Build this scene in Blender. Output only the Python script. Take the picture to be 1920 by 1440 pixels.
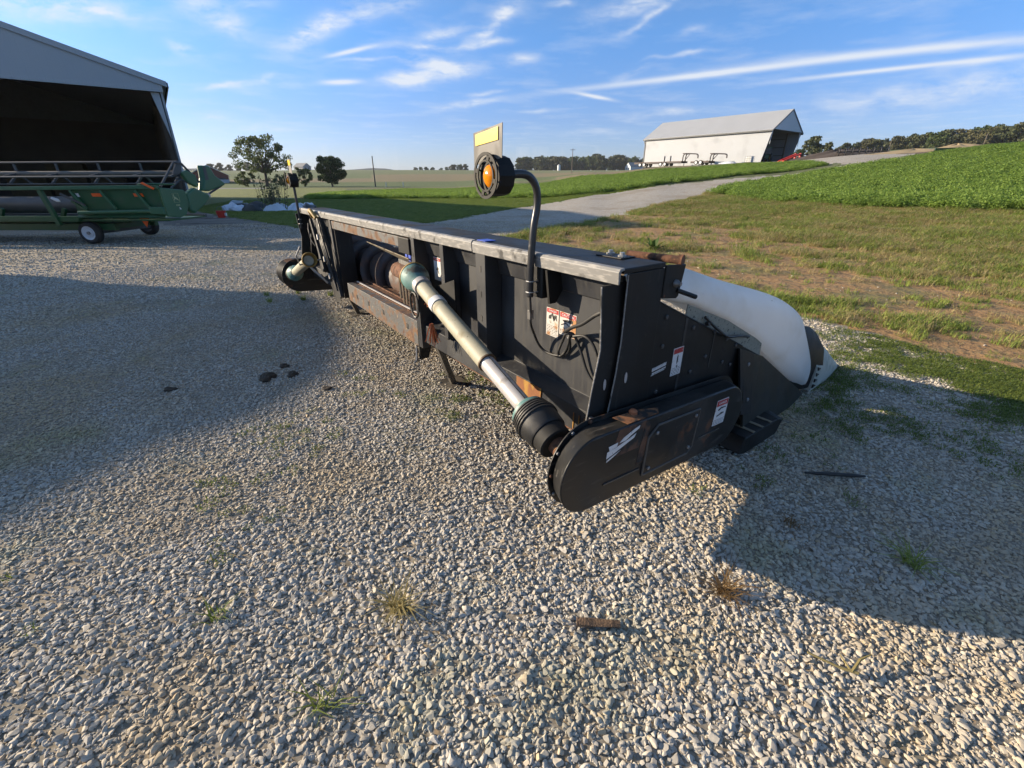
import bpy, bmesh, math, random
import numpy as np
from mathutils import Vector, Matrix, Euler

for o in list(bpy.data.objects):
    bpy.data.objects.remove(o, do_unlink=True)
SC = bpy.context.scene
COL = SC.collection
R = math.radians

# ------------------------------------------------------------------ camera
CAM_H, FPX, PITCH = 1.6, 830.0, 24.7138
cd = bpy.data.cameras.new('camera')
cd.sensor_width = 36.0
cd.lens = 36.0 * FPX / 1920.0
cd.clip_start = 0.05
cd.clip_end = 6000
cam = bpy.data.objects.new('camera', cd)
cam.location = (0, 0, CAM_H)
cam.rotation_euler = (R(90 - PITCH), 0, 0)
COL.objects.link(cam)
SC.camera = cam
_c, _s = math.cos(R(PITCH)), math.sin(R(PITCH))
def sky_dir(x, y):            # photo pixel -> slope of that direction (x/y, z/y) in the world, used to place clouds
    u = (x - 960) / FPX; v = (720 - y) / FPX
    f = _c + v * _s
    return u / f, (v * _c - _s) / f

# ------------------------------------------------------------------ sun, sky, exposure
SUN_EL = 16.0
SUN_TO = Vector((-0.98, 0.2, 0)).normalized()
sd = (SUN_TO * math.cos(R(SUN_EL)) + Vector((0, 0, math.sin(R(SUN_EL)))))
ld = bpy.data.lights.new('sun', 'SUN')
ld.energy = 5.0
ld.angle = R(0.53)
ld.color = (1.0, 0.83, 0.61)
sun = bpy.data.objects.new('sun', ld)
sun.rotation_euler = (-sd).to_track_quat('-Z', 'Y').to_euler()
sun.location = (-20, 0, 20)
COL.objects.link(sun)

vs = SC.view_settings
SC.display_settings.display_device = 'sRGB'
vs.view_transform = 'Standard'
vs.look = 'None'
vs.exposure = 1.0
vs.gamma = 1.0
vs.use_curve_mapping = False

SC.cycles.use_adaptive_sampling = True
SC.cycles.adaptive_threshold = 0.02
SC.cycles.max_bounces = 5
SC.cycles.diffuse_bounces = 2
SC.cycles.glossy_bounces = 2
SC.cycles.transmission_bounces = 3
SC.cycles.caustics_reflective = False
SC.cycles.caustics_refractive = False
world = bpy.data.worlds.new('World')
SC.world = world
world.use_nodes = True
wt = world.node_tree
for n in list(wt.nodes):
    wt.nodes.remove(n)
def wn(t, **kw):
    n = wt.nodes.new(t)
    for k, v in kw.items():
        setattr(n, k, v)
    return n
def wmath(op, a, b=None, c=None, clamp=False):
    n = wn('ShaderNodeMath', operation=op); n.use_clamp = clamp
    for i, v in enumerate((a, b, c)):
        if v is None: continue
        if isinstance(v, (int, float)): n.inputs[i].default_value = v
        else: wt.links.new(v, n.inputs[i])
    return n.outputs[0]
wout = wn('ShaderNodeOutputWorld'); wbg = wn('ShaderNodeBackground')
wsky = wn('ShaderNodeTexSky', sky_type='NISHITA')
wsky.sun_disc = False
wsky.sun_elevation = R(SUN_EL)
wsky.sun_rotation = math.atan2(SUN_TO.x, SUN_TO.y)
wsky.altitude = 150
wsky.air_density = 1.0
wsky.dust_density = 0.7
wsky.ozone_density = 2.2
whs = wn('ShaderNodeHueSaturation')
whs.inputs['Saturation'].default_value = 1.0
whs.inputs['Value'].default_value = 1.0
wt.links.new(wsky.outputs[0], whs.inputs['Color'])
wtc = wn('ShaderNodeTexCoord')
wsep = wn('ShaderNodeSeparateXYZ')
wt.links.new(wtc.outputs['Generated'], wsep.inputs[0])
DX, DY, DZ = wsep.outputs
# colour correction, upper end set for ambient fill: tint of the whole sky dome with height above the horizon, the same all round
wrp = wn('ShaderNodeValToRGB'); wt.links.new(DZ, wrp.inputs[0])
wrp.color_ramp.elements[0].position = 0.0; wrp.color_ramp.elements[0].color = (.52, .62, 1.02, 1)
wrp.color_ramp.elements[1].position = 0.55; wrp.color_ramp.elements[1].color = (.84, .86, .88, 1)
for _p, _c2 in ((.04, (.54, .62, .99)), (.105, (.47, .58, .93)), (.23, (.45, .70, 1.05)), (.30, (.56, .77, 1.04))):
    _e = wrp.color_ramp.elements.new(_p); _e.color = (*_c2, 1)
wtint = wn('ShaderNodeMix', data_type='RGBA', blend_type='MULTIPLY'); wtint.inputs['Factor'].default_value = 1.0
wt.links.new(whs.outputs[0], wtint.inputs['A']); wt.links.new(wrp.outputs[0], wtint.inputs['B'])
ysafe = wmath('MAXIMUM', DY, 0.02)
gx = wmath('DIVIDE', DX, ysafe); gz = wmath('DIVIDE', DZ, ysafe)
gcomb = wn('ShaderNodeCombineXYZ'); wt.links.new(gx, gcomb.inputs[0]); wt.links.new(gz, gcomb.inputs[1])
front = wmath('GREATER_THAN', DY, 0.02)
# warp so that the cloud outlines are ragged
wno = wn('ShaderNodeTexNoise'); wno.inputs['Scale'].default_value = 9.0; wno.inputs['Detail'].default_value = 4.0
wt.links.new(gcomb.outputs[0], wno.inputs['Vector'])
wsub = wn('ShaderNodeVectorMath', operation='SUBTRACT'); wt.links.new(wno.outputs['Color'], wsub.inputs[0]); wsub.inputs[1].default_value = (.5, .5, .5)
wscl = wn('ShaderNodeVectorMath', operation='MULTIPLY'); wt.links.new(wsub.outputs[0], wscl.inputs[0]); wscl.inputs[1].default_value = (.10, .035, 0)
wadd = wn('ShaderNodeVectorMath', operation='ADD'); wt.links.new(gcomb.outputs[0], wadd.inputs[0]); wt.links.new(wscl.outputs[0], wadd.inputs[1])
wisp = wn('ShaderNodeTexNoise'); wisp.inputs['Scale'].default_value = 26.0; wisp.inputs['Detail'].default_value = 6.0; wisp.inputs['Roughness'].default_value = .62
wmp0 = wn('ShaderNodeMapping'); wmp0.inputs['Scale'].default_value = (.45, 1.5, 1); wmp0.inputs['Rotation'].default_value = (0, 0, R(-14))
wt.links.new(wadd.outputs[0], wmp0.inputs[0]); wt.links.new(wmp0.outputs[0], wisp.inputs['Vector'])
wispv = wmath('MULTIPLY_ADD', wisp.outputs['Fac'], 3.2, -1.05, clamp=True)
# (x, y, half length, half width, tilt, strength, raggedness 1 / straight trail 0)
CLOUDS = [
 (70, 8, 190, 26, -6, .85, 1), (205, 26, 60, 9, -8, .5, 1), (395, 22, 110, 26, -28, .75, 1), (345, 92, 34, 11, -16, .9, 1), (470, 5, 40, 10, 0, .5, 1),
 (570, 62, 60, 17, 32, 1.0, 1), (640, 30, 75, 20, 18, .85, 1), (730, 12, 60, 14, 5, .6, 1), (828, 60, 46, 11, 7, 1.0, 1),
 (945, 26, 38, 15, 30, .95, 1), (905, 66, 46, 11, 28, .9, 1), (915, 84, 36, 7, 8, .8, 1), (800, 118, 60, 14, -12, .8, 1), (820, 138, 70, 15, 12, 1.0, 1),
 (760, 152, 52, 13, 10, .75, 1), (795, 86, 60, 6, -2, .8, 1), (700, 110, 60, 4, 3, .6, 1), (658, 96, 44, 4.5, 13, 1.0, 0), (448, 159, 84, 6.5, 2, .9, 1),
 (488, 150, 16, 6, 30, .6, 1), (640, 154, 36, 5, 2, 1.0, 0), (872, 198, 60, 6, 9, .9, 1), (915, 174, 40, 4, 10, .6, 1), (980, 112, 24, 10, 18, .8, 1),
 (1015, 211, 32, 4, 4, .6, 1), (1190, 8, 70, 14, 12, .9, 1), (1205, 34, 52, 6, 32, .9, 1), (1050, 4, 26, 7, 0, .5, 1), (1300, 62, 36, 9, 14, .35, 1),
 (1330, 139, 270, 6.0, 6.6, .85, 0), (1720, 93, 300, 8, 5.2, .75, 0), (1190, 138, 34, 8, 16, .6, 1), (1640, 133, 160, 4, 6.2, .85, 0), (1850, 112, 120, 6, 6.0, .6, 0), (1280, 104, 60, 4, 6, .6, 1),
 (1115, 181, 33, 3.4, -11, 1.0, 0), (1260, 212, 90, 8, 4, .6, 1), (1255, 182, 34, 6, 2, .5, 1), (1840, 160, 230, 34, 9, .42, 1), (1640, 185, 240, 20, 9, .3, 1),
 (470, 238, 120, 9, 0, .38, 1), (400, 219, 40, 7, 4, .35, 1), (1120, 248, 60, 6, 2, .4, 1), (240, 300, 1, 1, 0, 0, 1)]
tot = None
for (x, y, hl, hw, an, st, rag) in CLOUDS:
    if st <= 0: continue
    c0 = sky_dir(x, y); ca, sa = math.cos(R(an)), math.sin(R(an))
    e1 = sky_dir(x + hl * ca, y - hl * sa); e2 = sky_dir(x - hw * sa, y - hw * ca)
    dx, dz = e1[0] - c0[0], e1[1] - c0[1]
    L1 = math.hypot(dx, dz); L2 = math.hypot(e2[0] - c0[0], e2[1] - c0[1])
    mp = wn('ShaderNodeMapping', vector_type='TEXTURE')
    mp.inputs['Location'].default_value = (c0[0], c0[1], 0)
    mp.inputs['Rotation'].default_value = (0, 0, math.atan2(dz, dx))
    mp.inputs['Scale'].default_value = (L1, L2, 1)
    wt.links.new(wadd.outputs[0] if rag else gcomb.outputs[0], mp.inputs[0])
    dt = wn('ShaderNodeVectorMath', operation='DOT_PRODUCT')
    wt.links.new(mp.outputs[0], dt.inputs[0]); wt.links.new(mp.outputs[0], dt.inputs[1])
    g = wmath('POWER', 0.36, dt.outputs['Value'])
    if rag:
        g = wmath('MULTIPLY', g, wispv)
    tot = wmath('MULTIPLY', g, st) if tot is None else wmath('MULTIPLY_ADD', g, st, tot)
tot = wmath('MULTIPLY', tot, front)
# the same thin cirrus goes on over the rest of the sky
zs = wmath('MAXIMUM', DZ, 0.06)
ccomb = wn('ShaderNodeCombineXYZ'); wt.links.new(wmath('DIVIDE', DX, zs), ccomb.inputs[0]); wt.links.new(wmath('DIVIDE', DY, zs), ccomb.inputs[1])
cno = wn('ShaderNodeTexNoise'); cno.inputs['Scale'].default_value = 1.3; cno.inputs['Detail'].default_value = 7.0; cno.inputs['Roughness'].default_value = .6
wt.links.new(ccomb.outputs[0], cno.inputs['Vector'])
cir = wmath('MULTIPLY_ADD', cno.outputs['Fac'], 2.6, -1.3, clamp=True)
tot = wmath('MULTIPLY_ADD', cir, .38, tot)
tot = wmath('MULTIPLY', tot, wmath('GREATER_THAN', DZ, 0.0))
tot = wmath('MINIMUM', tot, .86)
wmix = wn('ShaderNodeMix', data_type='RGBA')
wt.links.new(tot, wmix.inputs['Factor'])
wt.links.new(wtint.outputs['Result'], wmix.inputs['A'])
wmix.inputs['B'].default_value = (3.9, 4.1, 4.4, 1)
wt.links.new(wmix.outputs['Result'], wbg.inputs['Color'])
world.cycles.sampling_method = 'MANUAL'
world.cycles.sample_map_resolution = 256
wbg.inputs['Strength'].default_value = 0.108
wt.links.new(wbg.outputs[0], wout.inputs['Surface'])

# ------------------------------------------------------------------ helpers
def tag(o, label=None, cat=None, group=None, kind=None):
    if label: o['label'] = label
    if cat: o['category'] = cat
    if group: o['group'] = group
    if kind: o['kind'] = kind
    return o
def empty(name, loc=(0, 0, 0), rz=0.0, label=None, cat=None, group=None, parent=None):
    o = bpy.data.objects.new(name, None)
    o.empty_display_size = .2
    COL.objects.link(o)
    o.location = loc; o.rotation_euler = (0, 0, rz)
    if parent: o.parent = parent
    return tag(o, label, cat, group)

class MB:
    def __init__(self, f=None):
        self.v = []; self.f = []; self.map = f
    def add(self, vs, fs):
        b = len(self.v)
        self.v += [tuple(p) for p in vs]
        self.f += [tuple(i + b for i in q) for q in fs]
        return self
    def box(self, x0, x1, y0, y1, z0, z1):
        return self.add([(x0,y0,z0),(x1,y0,z0),(x1,y1,z0),(x0,y1,z0),(x0,y0,z1),(x1,y0,z1),(x1,y1,z1),(x0,y1,z1)],
                        [(0,3,2,1),(4,5,6,7),(0,1,5,4),(1,2,6,5),(2,3,7,6),(3,0,4,7)])
    def prism(self, pts, axis, lo, hi):
        n = len(pts)
        def P(p, t):
            return {0: (t, p[0], p[1]), 1: (p[0], t, p[1]), 2: (p[0], p[1], t)}[axis]
        return self.loft([P(p, lo) for p in pts], [P(p, hi) for p in pts])
    def loft(self, A, B, caps=True):
        n = len(A)
        fs = [(i, (i+1) % n, n + (i+1) % n, n + i) for i in range(n)]
        if caps: fs += [tuple(range(n))[::-1], tuple(range(n, 2*n))]
        return self.add(list(A) + list(B), fs)
    def rings(self, RS, caps=True):
        n = len(RS[0]); vs = [p for r in RS for p in r]; fs = []
        for k in range(len(RS) - 1):
            for i in range(n):
                fs.append((k*n+i, k*n+(i+1) % n, (k+1)*n+(i+1) % n, (k+1)*n+i))
        if caps:
            fs += [tuple(range(n))[::-1], tuple((len(RS)-1)*n + i for i in range(n))]
        return self.add(vs, fs)
    def tube(self, path, r, n=8, caps=True):
        path = [Vector(p) for p in path]
        rs = r if isinstance(r, (list, tuple)) else [r] * len(path)
        RS = []; up = None
        for i, p in enumerate(path):
            a = path[max(i-1, 0)]; b = path[min(i+1, len(path)-1)]
            d = (b - a).normalized()
            if up is None:
                up = Vector((0, 0, 1)) if abs(d.z) < .9 else Vector((1, 0, 0))
            s = d.cross(up).normalized(); up = s.cross(d).normalized()
            RS.append([tuple(p + (s * math.cos(2*math.pi*k/n) + up * math.sin(2*math.pi*k/n)) * rs[i]) for k in range(n)])
        return self.rings(RS, caps)
    def lathe(self, prof, p0, p1, n=24, caps=True):   # prof: (t in metres from p0 towards p1, radius)
        p0 = Vector(p0); d = (Vector(p1) - p0).normalized()
        up = Vector((0, 0, 1)) if abs(d.z) < .9 else Vector((1, 0, 0))
        s = d.cross(up).normalized(); up = s.cross(d).normalized()
        RS = [[tuple(p0 + d*t + (s*math.cos(2*math.pi*k/n) + up*math.sin(2*math.pi*k/n))*max(r, .0004)) for k in range(n)] for t, r in prof]
        return self.rings(RS, caps)
    def bar(self, p0, p1, w, h, up=(0, 0, 1)):
        p0 = Vector(p0); p1 = Vector(p1); d = (p1-p0).normalized(); up = Vector(up)
        s = d.cross(up).normalized(); t = s.cross(d).normalized()
        q = [(s*a*w/2 + t*b*h/2) for a, b in ((-1,-1),(1,-1),(1,1),(-1,1))]
        return self.loft([tuple(p0+x) for x in q], [tuple(p1+x) for x in q])
    def build(self, name, mat, parent=None, smooth=None, bevel=0, **kw):
        vs = [self.map(*p) for p in self.v] if self.map else self.v
        me = bpy.data.meshes.new(name)
        me.from_pydata(vs, [], self.f)
        bm = bmesh.new(); bm.from_mesh(me)
        bmesh.ops.recalc_face_normals(bm, faces=bm.faces)
        bm.to_mesh(me); bm.free()
        o = bpy.data.objects.new(name, me)
        COL.objects.link(o)
        me.materials.append(mat)
        if smooth is not None:
            me.polygons.foreach_set('use_smooth', [True]*len(me.polygons))
            me.set_sharp_from_angle(angle=R(smooth))
        if bevel:
            b = o.modifiers.new('bevel', 'BEVEL'); b.width = bevel; b.segments = 2; b.limit_method = 'ANGLE'; b.angle_limit = R(40)
        if parent: o.parent = parent
        return tag(o, **kw)

def arc(c, r, a0, a1, n):
    return [(c[0] + r*math.cos(R(a0+(a1-a0)*i/n)), c[1] + r*math.sin(R(a0+(a1-a0)*i/n))) for i in range(n+1)]
def bez(pts, n=24):          # Catmull-Rom through 3-D points
    P = [Vector(p) for p in pts]; P = [P[0]*2-P[1]] + P + [P[-1]*2-P[-2]]; out = []
    seg = len(P) - 3; per = max(2, n // seg)
    for i in range(seg):
        a, b, c, d = P[i:i+4]
        for k in range(per):
            t = k / per
            out.append(.5*((2*b) + (c-a)*t + (2*a-5*b+4*c-d)*t*t + (3*b-a-3*c+d)*t*t*t))
    out.append(P[-2]); return out
def copy_tree(o, parent=None):
    c = o.copy(); COL.objects.link(c)
    if parent is not None: c.parent = parent
    for ch in list(o.children):
        copy_tree(ch, c)
    return c

# ------------------------------------------------------------------ materials
MATS = {}
def mat(name, col, rough=.6, metal=0, var=.25, vscale=5.0, over=(), bump=0, bscale=60.0, coord='Object', rnd=0, spec=None, trans=None, ribs=None):
    """col varied by noise; over = list of (colour, scale, lo, hi[, stretch]) layers of wear laid on by noise masks"""
    if name in MATS: return MATS[name]
    m = bpy.data.materials.new(name); m.use_nodes = True; MATS[name] = m
    t = m.node_tree; N = t.nodes; L = t.links
    bs = N['Principled BSDF']
    tc = N.new('ShaderNodeTexCoord'); src = tc.outputs[coord]
    def noise(scale, det=4, stretch=None, off=0):
        n = N.new('ShaderNodeTexNoise'); n.inputs['Scale'].default_value = scale; n.inputs['Detail'].default_value = det
        mp = N.new('ShaderNodeMapping'); L.new(src, mp.inputs[0])
        mp.inputs['Location'].default_value = (off*3.7, off*1.9, off*5.3)
        if stretch: mp.inputs['Scale'].default_value = stretch
        L.new(mp.outputs[0], n.inputs['Vector'])
        return n.outputs['Fac']
    def rgb(c): return (c[0], c[1], c[2], 1)
    mx = N.new('ShaderNodeMix'); mx.data_type = 'RGBA'
    mx.inputs['A'].default_value = rgb([x*(1-var) for x in col]); mx.inputs['B'].default_value = rgb([min(1, x*(1+var)) for x in col])
    L.new(noise(vscale), mx.inputs['Factor'])
    cur = mx.outputs['Result']
    rr = None
    for i, ov in enumerate(over):
        c2, sc, lo, hi = ov[:4]; st = ov[4] if len(ov) > 4 else None
        mr = N.new('ShaderNodeMapRange'); mr.inputs['From Min'].default_value = lo; mr.inputs['From Max'].default_value = hi
        L.new(noise(sc, 8, st, i+1), mr.inputs['Value'])
        m2 = N.new('ShaderNodeMix'); m2.data_type = 'RGBA'
        L.new(mr.outputs[0], m2.inputs['Factor']); L.new(cur, m2.inputs['A']); m2.inputs['B'].default_value = rgb(c2)
        cur = m2.outputs['Result']
        a = N.new('ShaderNodeMath'); a.operation = 'MULTIPLY'; L.new(mr.outputs[0], a.inputs[0]); a.inputs[1].default_value = .3
        if rr is None: rr = a.outputs[0]
        else:
            b = N.new('ShaderNodeMath'); b.operation = 'MAXIMUM'; L.new(rr, b.inputs[0]); L.new(a.outputs[0], b.inputs[1]); rr = b.outputs[0]
    if rnd:
        oi = N.new('ShaderNodeObjectInfo')
        mr = N.new('ShaderNodeMapRange'); mr.inputs['To Min'].default_value = 1-rnd; mr.inputs['To Max'].default_value = 1+rnd
        L.new(oi.outputs['Random'], mr.inputs['Value'])
        vm = N.new('ShaderNodeVectorMath'); vm.operation = 'SCALE'; L.new(cur, vm.inputs[0]); L.new(mr.outputs[0], vm.inputs['Scale'])
        cur = vm.outputs[0]
    L.new(cur, bs.inputs['Base Color'])
    if rr is not None:
        a = N.new('ShaderNodeMath'); a.operation = 'ADD'; a.use_clamp = True; L.new(rr, a.inputs[0]); a.inputs[1].default_value = rough
        L.new(a.outputs[0], bs.inputs['Roughness'])
    else: bs.inputs['Roughness'].default_value = rough
    bs.inputs['Metallic'].default_value = metal
    if spec is not None: bs.inputs['Specular IOR Level'].default_value = spec
    if trans: bs.inputs['Transmission Weight'].default_value = trans
    if bump:
        bp = N.new('ShaderNodeBump'); bp.inputs['Strength'].default_value = bump; bp.inputs['Distance'].default_value = .02
        L.new(noise(bscale, 6), bp.inputs['Height']); L.new(bp.outputs[0], bs.inputs['Normal'])
    if ribs:                  # pressed ribs of sheet metal along one axis: (axis, ribs per metre)
        sp = N.new('ShaderNodeSeparateXYZ'); L.new(src, sp.inputs[0])
        w = N.new('ShaderNodeMath'); w.operation = 'MULTIPLY'; L.new(sp.outputs[ribs[0]], w.inputs[0]); w.inputs[1].default_value = ribs[1]*2*math.pi
        s_ = N.new('ShaderNodeMath'); s_.operation = 'SINE'; L.new(w.outputs[0], s_.inputs[0])
        p_ = N.new('ShaderNodeMath'); p_.operation = 'GREATER_THAN'; L.new(s_.outputs[0], p_.inputs[0]); p_.inputs[1].default_value = .8
        bp = N.new('ShaderNodeBump'); bp.inputs['Strength'].default_value = .5; bp.inputs['Distance'].default_value = .02
        L.new(p_.outputs[0], bp.inputs['Height']); L.new(bp.outputs[0], bs.inputs['Normal'])
    return m
RUST = (.17, .065, .028)
DUST = (.17, .15, .115)
def leafmat(name, c1, c2, trl=.35):
    if name in MATS: return MATS[name]
    m = bpy.data.materials.new(name); m.use_nodes = True; MATS[name] = m
    t = m.node_tree; N = t.nodes; L = t.links; bs = N['Principled BSDF']; out = N['Material Output']
    oi = N.new('ShaderNodeObjectInfo'); ge = N.new('ShaderNodeNewGeometry')
    ad = N.new('ShaderNodeMath'); ad.operation = 'ADD'; L.new(oi.outputs['Random'], ad.inputs[0]); L.new(ge.outputs['Random Per Island'], ad.inputs[1])
    hf = N.new('ShaderNodeMath'); hf.operation = 'MULTIPLY'; L.new(ad.outputs[0], hf.inputs[0]); hf.inputs[1].default_value = .5
    mx = N.new('ShaderNodeMix'); mx.data_type = 'RGBA'; L.new(hf.outputs[0], mx.inputs['Factor'])
    mx.inputs['A'].default_value = (*c1, 1); mx.inputs['B'].default_value = (*c2, 1)
    L.new(mx.outputs['Result'], bs.inputs['Base Color']); bs.inputs['Roughness'].default_value = .6; bs.inputs['Specular IOR Level'].default_value = .3
    tr = N.new('ShaderNodeBsdfTranslucent'); L.new(mx.outputs['Result'], tr.inputs['Color'])
    ms = N.new('ShaderNodeMixShader'); ms.inputs[0].default_value = trl
    L.new(bs.outputs[0], ms.inputs[1]); L.new(tr.outputs[0], ms.inputs[2]); L.new(ms.outputs[0], out.inputs['Surface'])
    return m

m_black = mat('black_paint', (.009, .009, .009), .5, var=.3, vscale=3, over=[((.022, .021, .019), 2.6, .48, .68), ((.036, .033, .029), 45, .62, .72, (1, 1, .08)), ((.034, .031, .027), 26, .64, .74, (.12, 1, 1)), ((.08, .072, .06), 130, .71, .75), (RUST, 7, .72, .76)], spec=.3, bump=.12, bscale=5)
m_wall = mat('dusty_black_sheet', (.027, .028, .032), .45, var=.3, vscale=2.2, over=[((.052, .053, .054), 3.2, .42, .72), ((.045, .044, .042), 30, .5, .7, (1, 1, .06)), ((.11, .1, .09), 90, .70, .74)], spec=.35)
m_case = mat('black_shield_paint', (.013, .013, .013), .4, var=.25, vscale=4, over=[((.032, .03, .027), 3, .48, .68), ((.06, .055, .048), 50, .60, .70, (1, .12, 1)), ((.12, .055, .028), 4.5, .63, .68), ((.16, .14, .11), 70, .71, .74)], spec=.35)
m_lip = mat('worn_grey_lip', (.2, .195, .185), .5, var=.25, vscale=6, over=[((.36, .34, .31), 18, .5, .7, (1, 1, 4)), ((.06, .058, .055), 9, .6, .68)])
m_rust = mat('rusted_steel', (.14, .06, .03), .85, var=.5, vscale=14, over=[((.05, .03, .022), 20, .5, .65), ((.26, .13, .06), 40, .58, .7)], bump=.3)
m_rustbeam = mat('half_rusted_beam', (.075, .075, .075), .6, var=.3, vscale=6, over=[((.15, .08, .04), 7.5, .50, .60), ((.09, .04, .022), 16, .54, .66), ((.3, .22, .13), 30, .66, .72)], bump=.15)
m_rustpatch = mat('rust_run_patch', (.22, .085, .03), .8, var=.35, vscale=30, over=[((.36, .2, .05), 14, .48, .6, (1, 1, .4)), ((.06, .05, .04), 26, .58, .66, (1, 1, .2))])
m_steel = mat('bare_steel', (.42, .41, .39), .38, metal=.7, var=.2, vscale=20)
m_bolt = mat('grey_bolt', (.22, .22, .22), .45, metal=.5, var=.2)
m_cream = mat('cream_guard_plastic', (.34, .32, .235), .6, var=.18, vscale=6, over=[((.22, .19, .12), 8, .55, .72), ((.12, .1, .07), 40, .66, .72)])
m_inner = mat('pale_grey_tube', (.42, .4, .39), .4, metal=.1, var=.12, vscale=8, over=[((.25, .23, .21), 12, .6, .75)])
m_teal = mat('faded_teal_plastic', (.10, .215, .20), .5, var=.25, vscale=10, over=[((.17, .28, .26), 6, .5, .7), ((.06, .06, .05), 12, .56, .66)])
m_rubber = mat('black_rubber', (.018, .018, .018), .5, var=.3, vscale=12, over=[((.06, .055, .048), 14, .5, .72)])
m_poly = mat('white_poly', (.88, .88, .86), .42, var=.05, vscale=3, over=[((.76, .73, .66), 3.0, .5, .75), ((.45, .42, .36), 40, .68, .74, (1, .18, .4))])
def make_translucent(m, f):
    t = m.node_tree; bs_ = t.nodes['Principled BSDF']; tr = t.nodes.new('ShaderNodeBsdfTranslucent'); ms = t.nodes.new('ShaderNodeMixShader'); ms.inputs[0].default_value = f
    lk = bs_.inputs['Base Color'].links[0].from_socket; t.links.new(lk, tr.inputs['Color'])
    t.links.new(bs_.outputs[0], ms.inputs[1]); t.links.new(tr.outputs[0], ms.inputs[2]); t.links.new(ms.outputs[0], t.nodes['Material Output'].inputs['Surface'])
m_snout = mat('grey_poly_snout', (.40, .41, .37), .5, var=.15, vscale=6, over=[((.26, .27, .22), 7, .5, .7)])
make_translucent(m_poly, .35)
m_white = mat('decal_white', (.62, .62, .62), .5, var=.08, vscale=20, over=[((.32, .3, .27), 60, .62, .7)])
m_red = mat('decal_red', (.38, .03, .03), .5, var=.1, over=[((.5, .35, .33), 70, .62, .7)])
m_ink = mat('decal_ink', (.02, .02, .02), .6, var=0)
m_amber = mat('amber_lens', (.9, .30, .01), .12, var=.12, vscale=40, trans=.25)
m_yellow = mat('yellow_reflector', (.85, .58, .06), .3, var=.08, vscale=60)
m_orange = mat('orange_reflector', (.8, .12, .015), .35, var=.1)
m_plate = mat('scuffed_plate', (.115, .108, .10), .55, var=.3, vscale=12, over=[((.2, .19, .17), 20, .5, .7, (1, 1, .3))])
m_dbolt = mat('painted_bolt', (.05, .05, .05), .5)
m_lamp = mat('black_lamp_housing', (.005, .005, .005), .6, var=.2, spec=.3)
m_hosey = mat('yellow_hose', (.32, .2, .05), .6, var=.3, vscale=20)
m_twine = mat('orange_twine', (.42, .13, .05), .9, var=.4, vscale=30)
m_blue = mat('blue_plastic', (.05, .1, .5), .5, var=.2)

# ------------------------------------------------------------------ terrain
RR = np.array([0,12,20,30,45,70,100,150,250,400,550,900,2500.])
AZ = np.array([-180,-75,-45,-30,-20,-8,2,10,18,27,36,48,62,90,180.])
ZZ = np.array([
[0,0,0,0,0,0,0,0,0,0,0,0,0],
[0,0,0,0,0,0,0,0,1,3,5,4,0],
[0,0,0,0,0,0,0,0,2,5,8,5,0],
[0,0,0,0,0,0,0,.1,3,7,10,6,0],
[0,0,0,0,0,0,0,.2,3.6,8,11.6,7,0],
[0,0,0,0,0,0,0,.3,4,8.5,11.9,7,0],
[0,0,.04,.12,.35,.7,1.1,1.8,4.5,8.4,11.6,8,0],
[0,0,.1,.35,.9,2.0,2.9,3.6,5.2,8.6,11.6,8,0],
[0,0,.15,.5,1.35,2.8,4.1,5.2,7,9.5,11.5,8,0],
[0,0,.15,.6,1.6,3.3,4.6,6.2,8.5,11,12,8,0],
[0,0,.2,.8,2.0,4.0,5.6,8,12.5,16,16,10,0],
[0,0,.25,.9,2.3,4.5,6.3,9.0,14,18,18,10,0],
[0,0,.25,.9,2.3,4.6,6.6,9.5,15,19,19,10,0],
[0,0,.2,.8,2.0,4.3,6,9,14,18,18,10,0],
[0,0,0,0,0,0,0,0,0,0,0,0,0]], float)
def tz(X, Y):
    X = np.asarray(X, float); Y = np.asarray(Y, float)
    r = np.hypot(X, Y); az = np.degrees(np.arctan2(X, Y))
    cols = np.stack([np.interp(r, RR, ZZ[i]) for i in range(len(AZ))], 0)
    i = np.clip(np.searchsorted(AZ, az) - 1, 0, len(AZ) - 2)
    t = (az - AZ[i]) / (AZ[i+1] - AZ[i]); t = t*t*(3-2*t)
    g = np.take_along_axis(cols, i[None], 0)[0]; h = np.take_along_axis(cols, (i+1)[None], 0)[0]
    return g*(1-t) + h*t
def wav(X, Y, seed, f0, n=5):
    rs = np.random.RandomState(seed); o = 0; X = np.asarray(X, float)
    for k in range(n):
        a = rs.rand()*6.283; f = f0*(1.0+1.1*k)*(.8+.4*rs.rand())
        o = o + np.sin((X*np.cos(a)+Y*np.sin(a))*f + rs.rand()*6.283 + .7*np.sin((X*np.sin(a)-Y*np.cos(a))*f*.6 + rs.rand()*6))/(1+.6*k)
    return o/2.6
def micro(X, Y):
    r = np.hypot(X, Y)
    fade = np.clip((26-r)/12, 0, 1)
    rut = np.sin((np.asarray(X)*.50+np.asarray(Y)*.86)*3.2 + .8*wav(X, Y, 7, .5))   # old wheel ruts running across the yard
    return fade*(.012*wav(X, Y, 3, 1.1) + .007*wav(X, Y, 4, 3.4) + .005*rut)
def gz_at(X, Y):
    return tz(X, Y) + micro(X, Y)
def pip(P, X, Y):
    P = np.asarray(P, float); ins = np.zeros(np.shape(X), bool); n = len(P); j = n-1
    for i in range(n):
        xi, yi = P[i]; xj, yj = P[j]
        cnd = ((yi > Y) != (yj > Y)) & (X < (xj-xi)*(Y-yi)/(yj-yi+1e-12)+xi)
        ins ^= cnd; j = i
    return ins
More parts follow.
